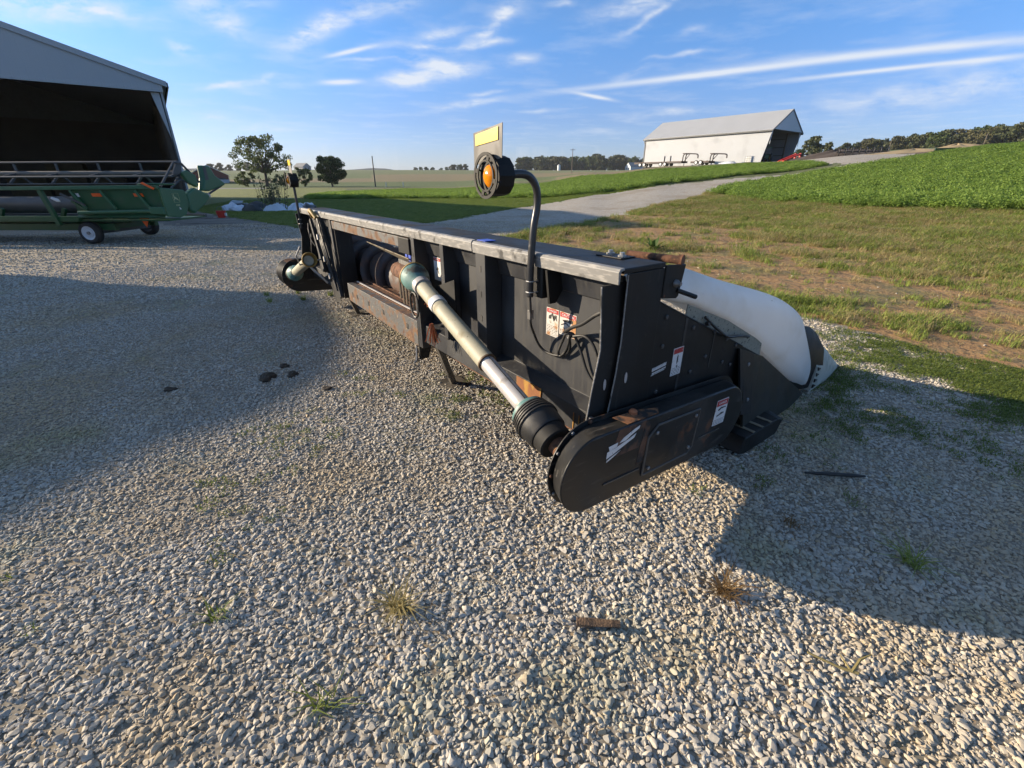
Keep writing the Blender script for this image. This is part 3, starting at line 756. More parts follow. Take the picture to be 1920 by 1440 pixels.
# near end frame: two plates whose edges catch the sun
def end_frame(a, s):
    pl = [(-.125, 1.203), (-.1, .92), (-.135, .72), (-.165, .5), (-.165, .36), (.06, .36), (.06, 1.203)]
    HMB().prism(pl, 0, a, a+.012*s).build('end_plate', m_black, head, bevel=.002)
    pl2 = [(.005, 1.243), (.005, .95), (-.01, .78), (-.05, .52), (-.06, .36), (.25, .36), (.25, 1.243)]
    HMB().prism(pl2, 0, a-.024*s, a-.014*s).build('end_column', m_black, head, bevel=.002)
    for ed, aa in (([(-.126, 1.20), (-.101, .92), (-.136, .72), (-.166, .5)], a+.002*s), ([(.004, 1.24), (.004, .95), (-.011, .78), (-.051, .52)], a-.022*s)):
        HMB().tube([(aa, b, z) for b, z in ed], .0035, 6).build('sunlit_edge', m_lip, head)  # pale strips put the sunlit edge lines into the colour
    HMB().box(min(a-.014*s, a), max(a-.014*s, a), .061, .249, .36, 1.243).build('end_column_core', m_black, head)
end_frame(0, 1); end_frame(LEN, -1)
for b, z in ((-.055, .74), (.06, .755)):
    aa = -.0125 if b < 0 else -.0255
    HMB().prism([(b+x*.009, z+y*.028) for x, y in arc((0, 0), 1, 0, 360, 12)[:-1]], 0, aa+.01 if b < 0 else aa-.002, aa+.0125 if b < 0 else aa).build('slot', m_inner, head, label='slot in the end frame, sunlight through it painted pale')  # light through the holes painted as pale grey ovals
for b, w, h in ((-.148, .022, .13), (-.085, .028, .1)):
    HMB().box(-.018, .0, b, b+w, .47, .47+h).build('angle_bracket', m_plate, head, bevel=.002)
# end sheets
def end_sheet(a, s):
    es = HMB().prism([(.24, 1.10), (.30, 1.065), (1.47, .535), (1.47, .12), (.24, .3)], 0, a-.012*s, a-.002*s).build('end_sheet', m_black, head, bevel=.002)
    HMB().prism([(.50, .97), (.52, .96), (.52, .3), (.50, .3)], 0, a-.0145*s, a-.012*s).build('seam', m_rubber, es)
    HMB().prism([(.80, .86), (.812, .855), (.812, .62), (.80, .62)], 0, a-.0145*s, a-.012*s).build('seam', m_rubber, es)
    HMB().tube([(a-.013*s, .252, 1.09), (a-.013*s, .30, 1.067), (a-.013*s, 1.16, .677)], .0035, 6).build('folded_edge', m_wall, es)
    for b, z in ((.33, 1.0), (.33, .85), (.33, .60), (.62, .64), (.95, .62), (.58, .9), (.75, .70), (1.05, .58), (1.22, .55), (.80, .835), (1.07, .70), (.95, .765)):
        HMB().lathe([(0, .012), (.006, .012), (.009, .008)], (a-.012*s, b, z), (a-1*s, b, z), 10).build('bolt', m_dbolt, es)
    return es
es1 = end_sheet(0, 1); end_sheet(LEN, -1)
# cover strip and flared divider sheet in front of it
HMB().loft([(-.016, 1.10, .675), (-.016, 1.30, .60), (-.10, 1.26, .22), (-.10, 1.12, .25)], [(-.032, 1.10, .675), (-.032, 1.30, .60), (-.118, 1.26, .22), (-.118, 1.12, .25)]).build('divider_strap', m_black, head, bevel=.002)
for b, z, a in ((1.22, .55, .045), (1.2, .33, .098)):
    HMB().lathe([(0, .013), (.007, .013), (.01, .009)], (-a, b, z), (-1, b, z), 10).build('bolt', m_bolt, head)
def divider(s, off):
    q = [(-.03, 1.16, .64), (-.012, 1.47, .54), (-.06, 2.24, .06), (-.08, 1.99, .02), (-.085, 1.59, .012), (-.12, 1.2, .10), (-.10, 1.14, .35)]
    A_ = [(off+s*a, b, z) for a, b, z in q]; B_ = [(off+s*(a+.02), b, z) for a, b, z in q]
    return HMB().loft(A_, B_).build('divider_sheet', mat('olive_black_sheet', (.016, .017, .014), .5, var=.2, vscale=4, over=[((.03, .03, .024), 4, .45, .75)], spec=.3), head, bevel=.002)
divider(1, -.002); divider(-1, LEN+.002)
# floor pan, cutter bar, front
HMB().loft([(.02, .09, .30), (.02, .9, .20), (.02, 1.62, .10), (.02, 1.62, .085), (.02, .9, .185), (.02, .09, .285)], [(LEN-.02, .09, .30), (LEN-.02, .9, .20), (LEN-.02, 1.62, .10), (LEN-.02, 1.62, .085), (LEN-.02, .9, .185), (LEN-.02, .09, .285)]).build('floor_pan', m_rust, head)
cb = HMB().box(.05, LEN-.05, 1.622, 1.70, .09, .112).build('cutter_bar', m_black, head)
for k in range(70):
    a = .1 + k*(LEN-.2)/69
    HMB().loft([(a-.012, 1.70, .095), (a+.012, 1.70, .095), (a+.012, 1.70, .115), (a-.012, 1.70, .115)], [(a-.003, 1.80, .1), (a+.003, 1.80, .1), (a+.003, 1.80, .106), (a-.003, 1.80, .106)]).build('knife_guard', m_rust, cb)
# feed auger with flighting
au = HMB().lathe([(0, .2), (LEN-.4, .2)], (.2, .46, .62), (1, .46, .62), 28).build('auger_drum', mat('worn_auger', (.06, .045, .042), .6, var=.4, vscale=7, over=[((.12, .07, .05), 8, .5, .62)]), head, smooth=40)
def flight(a0, a1, turns):
    V = []; Fc = []; n = int(abs(turns)*28)
    for k in range(n+1):
        t = k/n; an = turns*2*math.pi*t; a = a0+(a1-a0)*t
        for r in (.195, .31):
            V.append((a, .46+r*math.cos(an), .62+r*math.sin(an)))
    for k in range(n): Fc.append((2*k, 2*k+1, 2*k+3, 2*k+2))
    o = HMB().add(V, Fc).build('auger_flight', MATS['worn_auger'], au, smooth=60)
    sl = o.modifiers.new('solid', 'SOLIDIFY'); sl.thickness = .006
flight(.25, 2.35, 4.2); flight(5.15, 3.15, 4.2)
for k in range(6):
    an = k*1.05; a = 2.45+k*.12
    HMB().tube([(a, .46+.16*math.cos(an), .62+.16*math.sin(an)), (a, .46+.33*math.cos(an), .62+.33*math.sin(an))], .008, 6).build('auger_finger', m_bolt, au)
# feeder opening: sill beam, pan, header beam
sb = HMB().prism([(2.06, .325), (3.86, .36), (3.86, .555), (2.06, .545)], 1, -.045, .03).build('sill_beam', m_rustbeam, head, bevel=.004)
for a in (3.7, 3.55, 3.2, 2.8, 2.25):
    HMB().box(a, a+.035, -.0475, -.0448, .43, .475).build('slot', m_rubber, sb)
HMB().loft([(2.06, .032, .55), (2.06, .36, .53), (2.06, .36, .52), (2.06, .032, .535)], [(3.86, .032, .56), (3.86, .36, .54), (3.86, .36, .53), (3.86, .032, .545)]).build('sill_plate', m_rust, head)
for k in range(2):
    HMB().bar((2.1, .05+.09*k, .560-.002*k), (3.8, .05+.11*k, .570-.002*k), .012, .012).build('sill_rod', m_rust if k else m_inner, head)
ch = HMB(); rq = random.Random(14)
for k in range(260):
    a = rq.uniform(2.1, 3.8); b = rq.uniform(.03, .34); t = rq.uniform(0, 3.14); l = rq.uniform(.015, .05); z = .565+rq.uniform(0, .012)
    ch.add([(a, b, z), (a+l*math.cos(t), b+l*.4*math.sin(t), z+.004), (a+l*math.cos(t)+.004, b+l*.4*math.sin(t)+.003, z+.004), (a+.004, b+.003, z)], [(0, 1, 2, 3)])
tag(ch.build('chaff', mat('old_chaff', (.2, .13, .07), .9, var=.5, vscale=60), head), kind='stuff')
HMB().box(2.02, 4.10, -.05, .03, 1.115, 1.195).build('opening_beam', m_rustbeam, head, bevel=.004)
HMB().box(2.02, 2.22, -.075, -.052, 1.08, 1.20).build('latch_housing', m_black, head, bevel=.004)
HMB().loft([(2.15, -.03, 1.03), (3.08, -.03, 1.07), (3.02, .11, .985), (2.1, .12, .91)], [(2.15, -.03, 1.038), (3.08, -.03, 1.078), (3.02, .11, .993), (2.1, .12, .918)]).build('feed_flap', mat('tan_dusty_steel', (.2, .165, .11), .75, var=.3, vscale=12, over=[((.08, .06, .04), 18, .55, .65)]), head)
for a in (2.0, 4.02):
    HMB().prism([(-.05, .35), (.03, .35), (.13, .45), (.13, 1.1), (.03, 1.19), (-.05, 1.19)], 0, a, a+.012).build('opening_jamb', m_black, head)
HMB().prism([(-.06, .22), (.02, .22), (.06, .34), (-.05, .54)], 0, 2.03, 2.05).build('hook_plate', m_black, head)
HMB().tube([(2.08, -.06, .325), (2.06, -.075, .25), (2.05, -.085, .20)], .010, 6).build('hook_pin', m_bolt, head)
HMB().tube([(2.05, -.085+.025*math.cos(t), .185+.025*math.sin(t)) for t in [k*.524 for k in range(13)]], .006, 6).build('hook_ring', m_bolt, head)
# drive gearbox stub with dangling rods
stub0 = (1.85, -.10, .935); stub1 = (2.47, .0, .90)
HMB().lathe([(0, .062), (.62, .062)], stub0, stub1, 20).build('shaft_stub', m_rust, head, smooth=40)
sc_ = HMB().bar((2.02, -.06, 1.0), (2.40, .0, .985), .02, .035).build('clamp_strip', m_plate, head)
for k in range(3):
    t = k/2; HMB().box(2.06+.11*t*2-.02, 2.06+.11*t*2+.02, -.03+.04*t, -.005+.04*t, 1.01, 1.075).build('hose_cap', m_blue, head, label='blue plastic hose cap')
for k in range(5):
    a = 2.42-.11*k; HMB().tube([(a, -.01-.02*k, .86), (a, -.012-.02*k, .66-.02*(k % 2))], .011, 6).build('hanging_rod', mat('tan_rod', (.25, .19, .12), .7), head)
# chain and rope by the bell
HMB().tube([(1.70, -.10+.03*math.cos(t), .86+.05*math.sin(t)) for t in [k*.524 for k in range(13)]], .006, 6).build('chain_ring', m_bolt, head)
HMB().tube([(1.95, -.12+.0*k, .80) if False else (1.93+.07*math.cos(t), -.11, .72+.10*math.sin(t)) for k, t in enumerate([k*.449 for k in range(15)])], .009, 6).build('hose_loop', m_rubber, head)
HMB().prism([(1.36, .76), (1.72, .80), (1.72, .88), (1.36, 1.0)], 1, -.065, -.055).build('shaft_bracket', m_black, head)
rnd = random.Random(3)
def tuft(a, b, z, n, h, name='twine_tuft'):
    m = HMB()
    for k in range(n):
        x, y = rnd.gauss(0, .018), rnd.gauss(0, .012); m.tube([(a+x*.3, b+y*.3, z), (a+x, b+y, z-h*.5), (a+x*1.6+rnd.gauss(0, .006), b+y*1.6, z-h*rnd.uniform(.75, 1))], .0028, 4)
    m.build(name, m_twine, head)
tuft(1.56, -.17, .86, 12, .06); tuft(1.57, -.15, .665, 26, .16)
# ------------- near drive shaft
S0 = Vector((1.80, -.125, .93)); S1 = Vector((.005, -.30, .475)); SD = (S1-S0).normalized(); SL = (S1-S0).length
def on(t): return tuple(S0+SD*t)
ds = HMB().lathe([(.04, .055), (SL*.60, .055), (SL*.60, .050), (.04, .050)], on(0), on(1), 28, caps=False).build('shaft_guard', m_cream, head, smooth=40, label='cream plastic drive shaft guard')
HMB().lathe([(-.085, .098), (-.08, .103), (-.03, .101), (.01, .092), (.04, .074), (.062, .066), (.062, .058), (-.085, .08)], on(0), on(1), 32).build('guard_bell', m_teal, head, smooth=40, label='faded teal bell of the shaft guard at the gearbox')
HMB().lathe([(-.089, .099), (-.089, .106), (-.077, .106), (-.077, .099)], on(0), on(1), 32).build('bell_rim', m_hosey, head, smooth=30)
HMB().lathe([(.064, .060), (.064, .066), (.12, .066), (.12, .060)], on(0), on(1), 28).build('guard_collar', m_inner, head, smooth=30)
HMB().lathe([(.36, .056), (.36, .0605), (.42, .0605), (.42, .056)], on(0), on(1), 28).build('tape_band', m_white, head, smooth=30, label='white band wrapped round the shaft guard')
HMB().lathe([(SL*.60, .046), (SL*.865, .046)], on(0), on(1), 28).build('inner_tube', m_inner, head, smooth=40, label='pale grey inner tube sliding out of the guard')
HMB().lathe([(SL*.60-.004, .051), (SL*.60-.004, .0575), (SL*.60+.006, .0575), (SL*.60+.006, .047)], on(0), on(1), 28).build('guard_end_ring', mat('brown_wear_ring', (.1, .06, .03), .6), head, smooth=30)
perp = SD.cross(Vector((0, 0, 1))).normalized()
HMB().bar(Vector(on(SL*.605)) + perp*.0 + Vector((0, -.0, 0)) + SD.cross(perp)*-.0455, Vector(on(SL*.86)) + SD.cross(perp)*-.0455, .004, .004).build('tube_seam', m_rubber, head)
bo = SL*.835
prof = [(bo, .052), (bo+.002, .072), (bo+.022, .090)]
HMB().lathe([(bo-.012, .048), (bo-.012, .066), (bo+.012, .092), (bo+.03, .094), (bo+.03, .05)], on(0), on(1), 32).build('cone_rim', m_teal, head, smooth=40, label='pale teal rim of the ribbed rubber cone')
pr = [(bo+.028, .092)]
for k in range(5):
    t = bo+.032+k*.017; r = .099+.004*min(k, 3)
    pr += [(t, r-.006), (t+.003, r+.002), (t+.010, r+.003), (t+.0125, r-.005)]
pr += [(bo+.125, .105), (bo+.19, .100), (bo+.20, .094), (bo+.20, .05)]
HMB().lathe(pr, on(0), on(1), 40).build('ribbed_cone', m_rubber, head, smooth=35)
HMB().lathe([(bo+.201, .05), (bo+.201, .089), (bo+.262, .086), (bo+.268, .078), (bo+.268, .04)], on(0), on(1), 36).build('shaft_collar', m_black, head, smooth=35)
HMB().lathe([(bo+.262, .0), (bo+.262, .046), (SL+.03, .044), (SL+.03, 0)], on(0), on(1), 24).build('yoke', m_rust, head, smooth=40)
# ------------- chain case outside the near end
def stad(c0, r0, c1, r1, n=20):
    ang = math.degrees(math.atan2(c1[1]-c0[1], c1[0]-c0[0]))
    return arc(c0, r0, ang+90, ang+270, n) + arc(c1, r1, ang-90, ang+90, n)
def chain_case(off, s):
    def X(a): return off + s*a
    C0 = (-.288, .442); C1 = (.775, .375); D0 = (-.21, .408); D1 = (.88, .335)
    fl_ = HMB().prism(stad(D0, .222, D1, .222), 0, X(-.058), X(-.052)).build('case_flange', m_case, head, bevel=.001)
    for k in range(12):
        p = stad(D0, .209, D1, .209, 6)[k]
        HMB().lathe([(0, .009), (.008, .009), (.01, .005)], (X(-.058), p[0], p[1]), (X(-1), p[0], p[1]), 8).build('bolt', m_rust if k % 3 == 0 else m_bolt, fl_)
    cs = HMB().loft([(X(-.059), b, z) for b, z in stad(D0, .198, D1, .198)], [(X(-.182), b, z) for b, z in stad(C0, .186, C1, .186)]).build('drive_case', m_case, head, smooth=40, bevel=.008)
    return cs, X, C0, C1
cs, X, C0, C1 = chain_case(0, 1)
ux = Vector((C1[0]-C0[0], C1[1]-C0[1])).normalized(); uz = Vector((-ux.y, ux.x))
def cc(u, w): p = Vector(C0)+ux*u+uz*w; return (p.x, p.y)
def onface(pts, d0, d1, name, m, parent=None, **kw):
    return HMB().prism([cc(*p) for p in pts], 0, X(-d0), X(-d1)).build(name, m, parent or cs, **kw)
dr = [(.36, -.13), (.36, .08), (.42, .13), (.77, .13), (.77, -.09), (.73, -.125)]
onface(dr, .181, .187, 'inspection_door', m_case, bevel=.003)
m_ = HMB(); pts = [cc(*p) for p in dr]
m_.tube([(X(-.186), *p) for p in pts+pts[:1]], .006, 6).build('door_bead', mat('scuffed_bead', (.07, .066, .06), .5, var=.4, vscale=20), cs)
for u, w in ((.42, .09), (.74, .1), (.40, -.1), (.73, -.085)):
    q = cc(u, w); HMB().lathe([(0, .010), (.006, .010), (.009, .006)], (X(-.187), *q), (X(-1), *q), 8).build('bolt', m_bolt, cs)
onface([(.08, -.085), (.33, -.085), (.33, -.079), (.08, -.079)], .181, .187, 'moulding', MATS['scuffed_bead'])
onface([(.82, -.06), (1.03, -.06), (1.03, -.054), (.82, -.054)], .181, .187, 'moulding', MATS['scuffed_bead'])
onface([(.10, .045), (.30, .045), (.325, .18), (.14, .18)], .1815, .183, 'rust_patch', mat('rust_film', (.09, .045, .026), .8, var=.5, vscale=20, over=[((.025, .024, .022), 14, .48, .58)]), label='rusty scratched paint round the torn sticker')
onface([(.30, -.05), (.35, -.05), (.36, .16), (.325, .18)], .1815, .1832, 'rust_patch', MATS['rust_film'])
rt = HMB(); P1 = [(X(-.10), *cc(.18, .1935)), (X(-.175), *cc(.20, .1885)), (X(-.175), *cc(.42, .1885)), (X(-.14), *cc(.46, .1925)), (X(-.11), *cc(.36, .1945))]
rt.loft(P1, [(p[0], p[1], p[2]+.0015) for p in P1]).build('rust_patch', mat('orange_rust_film', (.26, .11, .045), .85, var=.4, vscale=25, over=[((.03, .024, .02), 16, .46, .58)]), cs, label='orange rust where the paint has peeled off the case top')
# torn white sticker in slanting shreds
dk = [[(.105, .075), (.165, .085), (.16, .05), (.115, .035)], [(.10, .03), (.15, .042), (.245, .085), (.285, .11), (.275, .075), (.20, .03), (.145, -.005), (.10, -.03)], [(.175, .075), (.20, .11), (.27, .155), (.305, .17), (.30, .145), (.245, .105), (.215, .078)], [(.105, -.045), (.135, -.025), (.19, .005), (.15, -.03), (.105, -.062)]]
st_ = HMB()
for q in dk: st_.prism([cc(.075+(u-.10)*1.0, .035+(w+.062)*.57) for u, w in q], 0, X(-.1835), X(-.1848))
st_.build('torn_sticker', m_white, cs, label='torn white sticker on the case')
HMB().lathe([(0, .020), (.022, .020), (.03, .012)], (X(-.12), *cc(.30, .185)), (X(-.12), *[cc(.30, .185)[0], cc(.30, .185)[1]+1]), 12).build('filler_plug', mat('orange_rust_plug', (.35, .12, .05), .8, var=.4, vscale=40), cs)
# far chain case
cs2, X2, _, _ = chain_case(LEN, -1)
# skid shoe
sh = HMB().loft([(-.20, 1.04, .03), (-.20, 1.08, .135), (-.20, 1.50, .135), (-.20, 1.58, .11), (-.20, 1.52, .012), (-.20, 1.12, .008)], [(-.03, 1.04, .03), (-.03, 1.08, .135), (-.03, 1.55, .135), (-.03, 1.66, .11), (-.03, 1.60, .012), (-.03, 1.12, .008)]).build('skid_shoe', m_black, head, bevel=.006)
for k in range(3):
    b = 1.18+.11*k; HMB().box(-.195, -.04, b, b+.025, .136, .140).build('shoe_cleat', MATS['tan_dusty_steel'], sh)
HMB().loft([(LEN+.23, .98, .04), (LEN+.23, 1.02, .19), (LEN+.23, 1.62, .165), (LEN+.23, 1.60, .012), (LEN+.23, 1.10, .008)], [(LEN+.02, .98, .04), (LEN+.02, 1.02, .19), (LEN+.02, 1.62, .165), (LEN+.02, 1.68, .012), (LEN+.02, 1.10, .008)]).build('skid_shoe', m_black, head, bevel=.006)
# ------------- warning stickers (base, coloured band, lettering)
def text_mesh(body, size, m, parent, mtx, name='lettering'):
    cu = bpy.data.curves.new(name, 'FONT'); cu.body = body; cu.size = size; cu.align_x = 'CENTER'; cu.align_y = 'CENTER'; cu.extrude = .0004; cu.resolution_u = 2
    t = bpy.data.objects.new(name, cu); COL.objects.link(t)
    dg = bpy.context.evaluated_depsgraph_get(); me = bpy.data.meshes.new_from_object(t.evaluated_get(dg))
    bpy.data.objects.remove(t); me.materials.clear(); me.materials.append(m)
    o = bpy.data.objects.new(name, me); COL.objects.link(o); o.parent = parent; o.matrix_local = mtx
    return o
def frame_mtx(o, ex, ey):
    ex = Vector(ex).normalized(); ey = Vector(ey).normalized(); ez = ex.cross(ey)
    return Matrix(((ex.x, ey.x, ez.x, o[0]), (ex.y, ey.y, ez.y, o[1]), (ex.z, ey.z, ez.z, o[2]), (0, 0, 0, 1)))
def sticker(o, ex, ey, w, h, band, title, label, picture, tsize, lines=5, rusty=False, parent=None):
    """o: centre in header mesh space, ex/ey: right and up on the surface"""
    M_ = frame_mtx(o, ex, ey)
    p = MB(lambda x, y, z: tuple(M_ @ Vector((x, y, z))))
    base = p.box(-w/2, w/2, -h/2, h/2, 0, .0012).build('warning_sticker', m_white if not rusty else mat('rust_stained_decal', (.52, .5, .46), .6, var=.15, vscale=20, over=[((.4, .2, .08), 18, .5, .62), ((.2, .18, .16), 60, .6, .68)]), parent or head, label=label)
    q = MB(p.map); q.box(-w/2+.003, w/2-.003, h/2-band-.004, h/2-.004, .0012, .0016).build('coloured_band', m_red, base)
    if title: text_mesh(title, tsize, m_white, base, M_ @ Matrix.Translation((0, h/2-.004-band/2, .0021)))
    q = MB(p.map)
    for pl in picture: q.prism([(x*w, y*h) for x, y in pl], 2, .0012, .0018)
    if picture: q.build('pictogram', m_ink, base)
    q = MB(p.map); rr = random.Random(int(o[2]*977))
    for k in range(lines):
        y = -h/2+.006+k*h*.055; x = -w/2+.006
        while x < w/2-.012:
            l = rr.uniform(.004, .014); q.box(x, min(x+l, w/2-.006), y, y+.0028, .0012, .0016); x += l+.004
    q.build('print_lines', m_ink, base); return base
# on the back sheet: mesh space x=-a, outward is -y ; right on the sheet as seen = +x
BX, BZ = (1, 0, 0), (0, 0, 1)
pic1 = [[(-.3, .22), (-.05, .3), (-.1, .12), (-.32, .1)], [(.0, .18), (.2, .3), (.28, .2), (.12, .05)], [(-.1, .32), (.02, .34), (.2, .1), (.1, .05)], [(.25, .3), (.34, .28), (.34, .1), (.27, .12)]]
ys = .0595
sticker((-.505, ys, .895), BX, BZ, .10, .155, .022, 'DANGER', 'narrow white danger sticker with red band on the back sheet', pic1, .016, 7, True)
sticker((-.385, ys, .91), BX, BZ, .125, .125, .024, 'CAUTION', 'wide rust-stained caution sticker with red band beside the cable', [[(-.35, .15), (.0, .22), (.1, .12), (-.2, .08)], [(-.4, -.05), (-.1, .08), (.3, -.12), (.32, -.16), (-.1, .02), (-.4, -.1)], [(.05, .2), (.32, .24), (.3, .1), (.1, .08)]], .021, 4, True)
sticker((-1.83, ys, .99), BX, BZ, .11, .17, .022, 'WARNING', 'small white warning sticker beside the drive shaft bell', [[(-.2, -.05), (.05, .1), (.2, .02), (.1, -.03), (.25, -.2), (.15, -.2), (.0, -.05)]], .015, 0)
# on the end sheet: outward is +x (a negative); right as seen = +b = +y
EX, EZ = (0, 1, 0), (0, 0, 1)
sticker((.0135, .48, .735), EX, EZ, .085, .155, .028, '', 'small white warning sticker with dark red band on the black end sheet', [[(-.05, .18), (.06, .24), (.08, .0), (.0, -.12), (-.06, .0)], [(-.06, -.16), (.1, -.14), (.12, -.2), (-.02, -.2)]], .016, 5)
so = sticker((.1835, *cc(1.0, .055)), (0, ux.x, ux.y), (0, uz.x, uz.y), .115, .155, .034, 'DANGER', 'white danger sticker with red band on the drive case', [[(-.3, .12), (-.05, .2), (.38, .17), (.4, .14), (0, .13), (-.2, .06)], [(-.3, -.1), (-.1, -.08), (.05, -.02), (.3, -.04), (.3, -.08), (.0, -.12), (-.28, -.16)]], .019, 4)
M_ = frame_mtx((.0135, .33, .725), (0, 1, .10), (0, -.15, 1)); q = MB(lambda x, y, z: tuple(M_ @ Vector((x, y, z)))); rr = random.Random(8)
for row, (y0, hh) in enumerate(((.006, .018), (-.010, .008))):      # worn slanting print, too small and scuffed to read
    x = -.055
    while x < .05:
        l = rr.uniform(.006, .012); q.prism([(x, y0), (x+l, y0), (x+l+.003, y0+hh), (x+.003, y0+hh*rr.uniform(.8, 1))], 2, 0, .0012); x += l+.0025
q.prism([(-.062, -.016), (.045, -.016), (.045, -.013), (-.062, -.013)], 2, 0, .0012)
q.build('maker_print', m_white, head, label='small worn white maker print on the end sheet')
# ------------- hinge tube and bracket at the top front of the near end
HMB().lathe([(0, .019), (.26, .019)], (.24, .30, 1.268), (-.2, .42, 1.262), 16).build('hinge_tube', m_rust, head, smooth=40)
HMB().lathe([(0, .026), (.022, .026), (.022, .014)], (-.005, .37, 1.264), (-.2, .42, 1.262), 16).build('hinge_collar', m_rust, head, smooth=40)
HMB().prism([(.252, 1.255), (.40, 1.245), (.375, 1.10), (.36, 1.09), (.252, 1.105)], 0, -.03, -.018).build('hinge_bracket', m_black, head, bevel=.003)
HMB().lathe([(0, .018), (.01, .018), (.02, .010), (.03, .010)], (-.03, .335, 1.165), (-1, .335, 1.165), 12).build('bracket_bolt', m_bolt, head, smooth=40)
HMB().tube([(-.03, .355, 1.13), (-.07, .46, 1.09)], .011, 8).build('prop_pin', m_black, head, smooth=40)
hp = HMB().box(.14, .30, .14, .24, 1.2685, 1.274).build('hinge_plate', m_black, head, bevel=.002)
for a, b in ((.17, .18), (.26, .2)):
    HMB().lathe([(0, .02), (.008, .02), (.008, .012), (.02, .012)], (a, b, 1.274), (a, b, 2), 8).build('bolt', m_steel, hp)
# ------------- white poly snout cover on the divider, its cap and point
def snout(off, s):
    secs = [  # b, a of near edge, a of far edge, z bottom, z shoulder, z top
        (.27, .02, .26, 1.09, 1.14, 1.185), (.30, .0, .27, 1.08, 1.145, 1.20), (.50, -.005, .28, 1.03, 1.12, 1.20), (.60, -.008, .285, 1.0, 1.10, 1.19), (.68, -.013, .29, .97, 1.075, 1.17),
        (.95, -.018, .295, .85, .985, 1.085), (1.30, -.022, .295, .685, .885, 1.0), (1.62, -.03, .285, .47, .79, .915), (1.80, -.04, .275, .35, .715, .85), (1.95, -.046, .265, .255, .63, .775),
        (1.99, -.046, .258, .225, .60, .75), (2.01, -.047, .255, .215, .575, .73), (2.10, -.05, .245, .165, .475, .63), (2.20, -.052, .23, .115, .37, .515), (2.275, -.052, .215, .085, .285, .425), (2.29, -.052, .213, .08, .268, .405), (2.295, -.048, .208, .082, .26, .395)]
    RS = []
    for b, a0, a1, zb, zs, zt in secs:
        w = a1-a0
        q = [(a0+.004, zb), (a0, zb*.6+zs*.4), (a0, zb*.2+zs*.8), (a0+.006, zs), (a0+w*.10, zs+(zt-zs)*.55), (a0+w*.24, zs+(zt-zs)*.86), (a0+w*.42, zt), (a0+w*.62, zt), (a0+w*.82, zs+(zt-zs)*.85), (a0+w*.95, zs+(zt-zs)*.4), (a1, zs-.02), (a1, zb*.6+zs*.4), (a1, zb)]
        RS.append([(off+s*a, b, z) for a, z in q])
    o = HMB().rings(RS).build('white_snout_cover', m_poly, head, smooth=50)
    sm = o.modifiers.new('round', 'SUBSURF'); sm.levels = 1; sm.render_levels = 1
    return o
snout(0, 1); snout(LEN, -1)
HMB().loft([(-.001, .52, 1.03), (-.001, .95, .87), (-.001, 1.44, .64), (-.001, 1.46, .50), (-.001, .95, .70), (-.001, .50, .90)], [(.004, .52, 1.03), (.004, .95, .87), (.004, 1.44, .64), (.004, 1.46, .50), (.004, .95, .70), (.004, .50, .90)]).build('snout_gap_panel', mat('speckled_tan_sheet', (.25, .24, .19), .8, var=.3, vscale=40, over=[((.05, .05, .04), 50, .6, .66)]), head)
HMB().tube(bez([(-.022, .66, .945), (-.035, .80, .85), (-.036, .92, .79), (-.03, 1.06, .765), (-.02, 1.2, .73)], 20), .008, 6).build('snout_hose', m_rubber, head, smooth=60)
HMB().lathe([(0, .012), (.02, .012)], (-.012, .70, .90), (-.2, .70, .95), 8).build('hose_clip', m_rubber, head)
def nose(off, s):
    def Pn(l): return [(off+s*a, b, z) for a, b, z in l]
    m = HMB()
    RS = []
    for b, a0, a1, zb, zt in ((2.12, .0, .21, .10, .60), (2.20, -.02, .212, .08, .61), (2.34, -.035, .205, .06, .575), (2.48, -.04, .19, .045, .50), (2.56, -.04, .18, .04, .44)):
        w = a1-a0; h = zt-zb
        RS.append(Pn([(a0+.01, b, zb), (a0, b, zb+h*.45), (a0+w*.12, b, zb+h*.78), (a0+w*.38, b, zb+h*.97), (a0+w*.65, b, zb+h*.97), (a0+w*.9, b, zb+h*.75), (a1, b, zb+h*.4), (a1-.01, b, zb)]))
    c_ = m.rings(RS).build('snout_cap', m_black, head, smooth=50)
    HMB().lathe([(0, .016), (.004, .016), (.004, .008), (.012, .008)], (off+s*.045, 2.50, .455), (off-s*.3, 2.70, 1.0), 12).build('bolt', m_steel, c_)
    m = HMB(); RS = []
    for b, a0, a1, zb, zt in ((2.42, -.05, .185, .02, .42), (2.58, -.045, .175, .015, .40), (2.80, -.03, .135, .01, .275), (3.02, .0, .085, .008, .14), (3.12, .015, .06, .01, .085)):
        w = a1-a0; h = zt-zb
        RS.append(Pn([(a0+.006, b, zb), (a0, b, zb+h*.45), (a0+w*.14, b, zb+h*.8), (a0+w*.4, b, zb+h*.98), (a0+w*.65, b, zb+h*.98), (a0+w*.9, b, zb+h*.75), (a1, b, zb+h*.4), (a1-.006, b, zb)]))
    s_ = m.rings(RS).build('snout_point', m_snout, head, smooth=50)
    m = HMB(); RS = []
    for b, r in ((3.07, .022), (3.12, .026), (3.19, .016), (3.215, .004)):
        RS.append([(off+s*(.036+r*math.cos(t)), b, max(.006, .034+r*1.1*math.sin(t))) for t in [k*.785 for k in range(8)]])
    m.rings(RS).build('snout_tip', m_rubber, head, smooth=60)
    for k in range(4):
        z = .05+.05*k; HMB().prism([(2.425+.02*k*.4, z), (2.49, z+.012), (2.43, z+.034)], 0, off+s*-.056, off+s*-.049).build('notch', m_rubber, s_)
nose(0, 1); nose(LEN, -1)
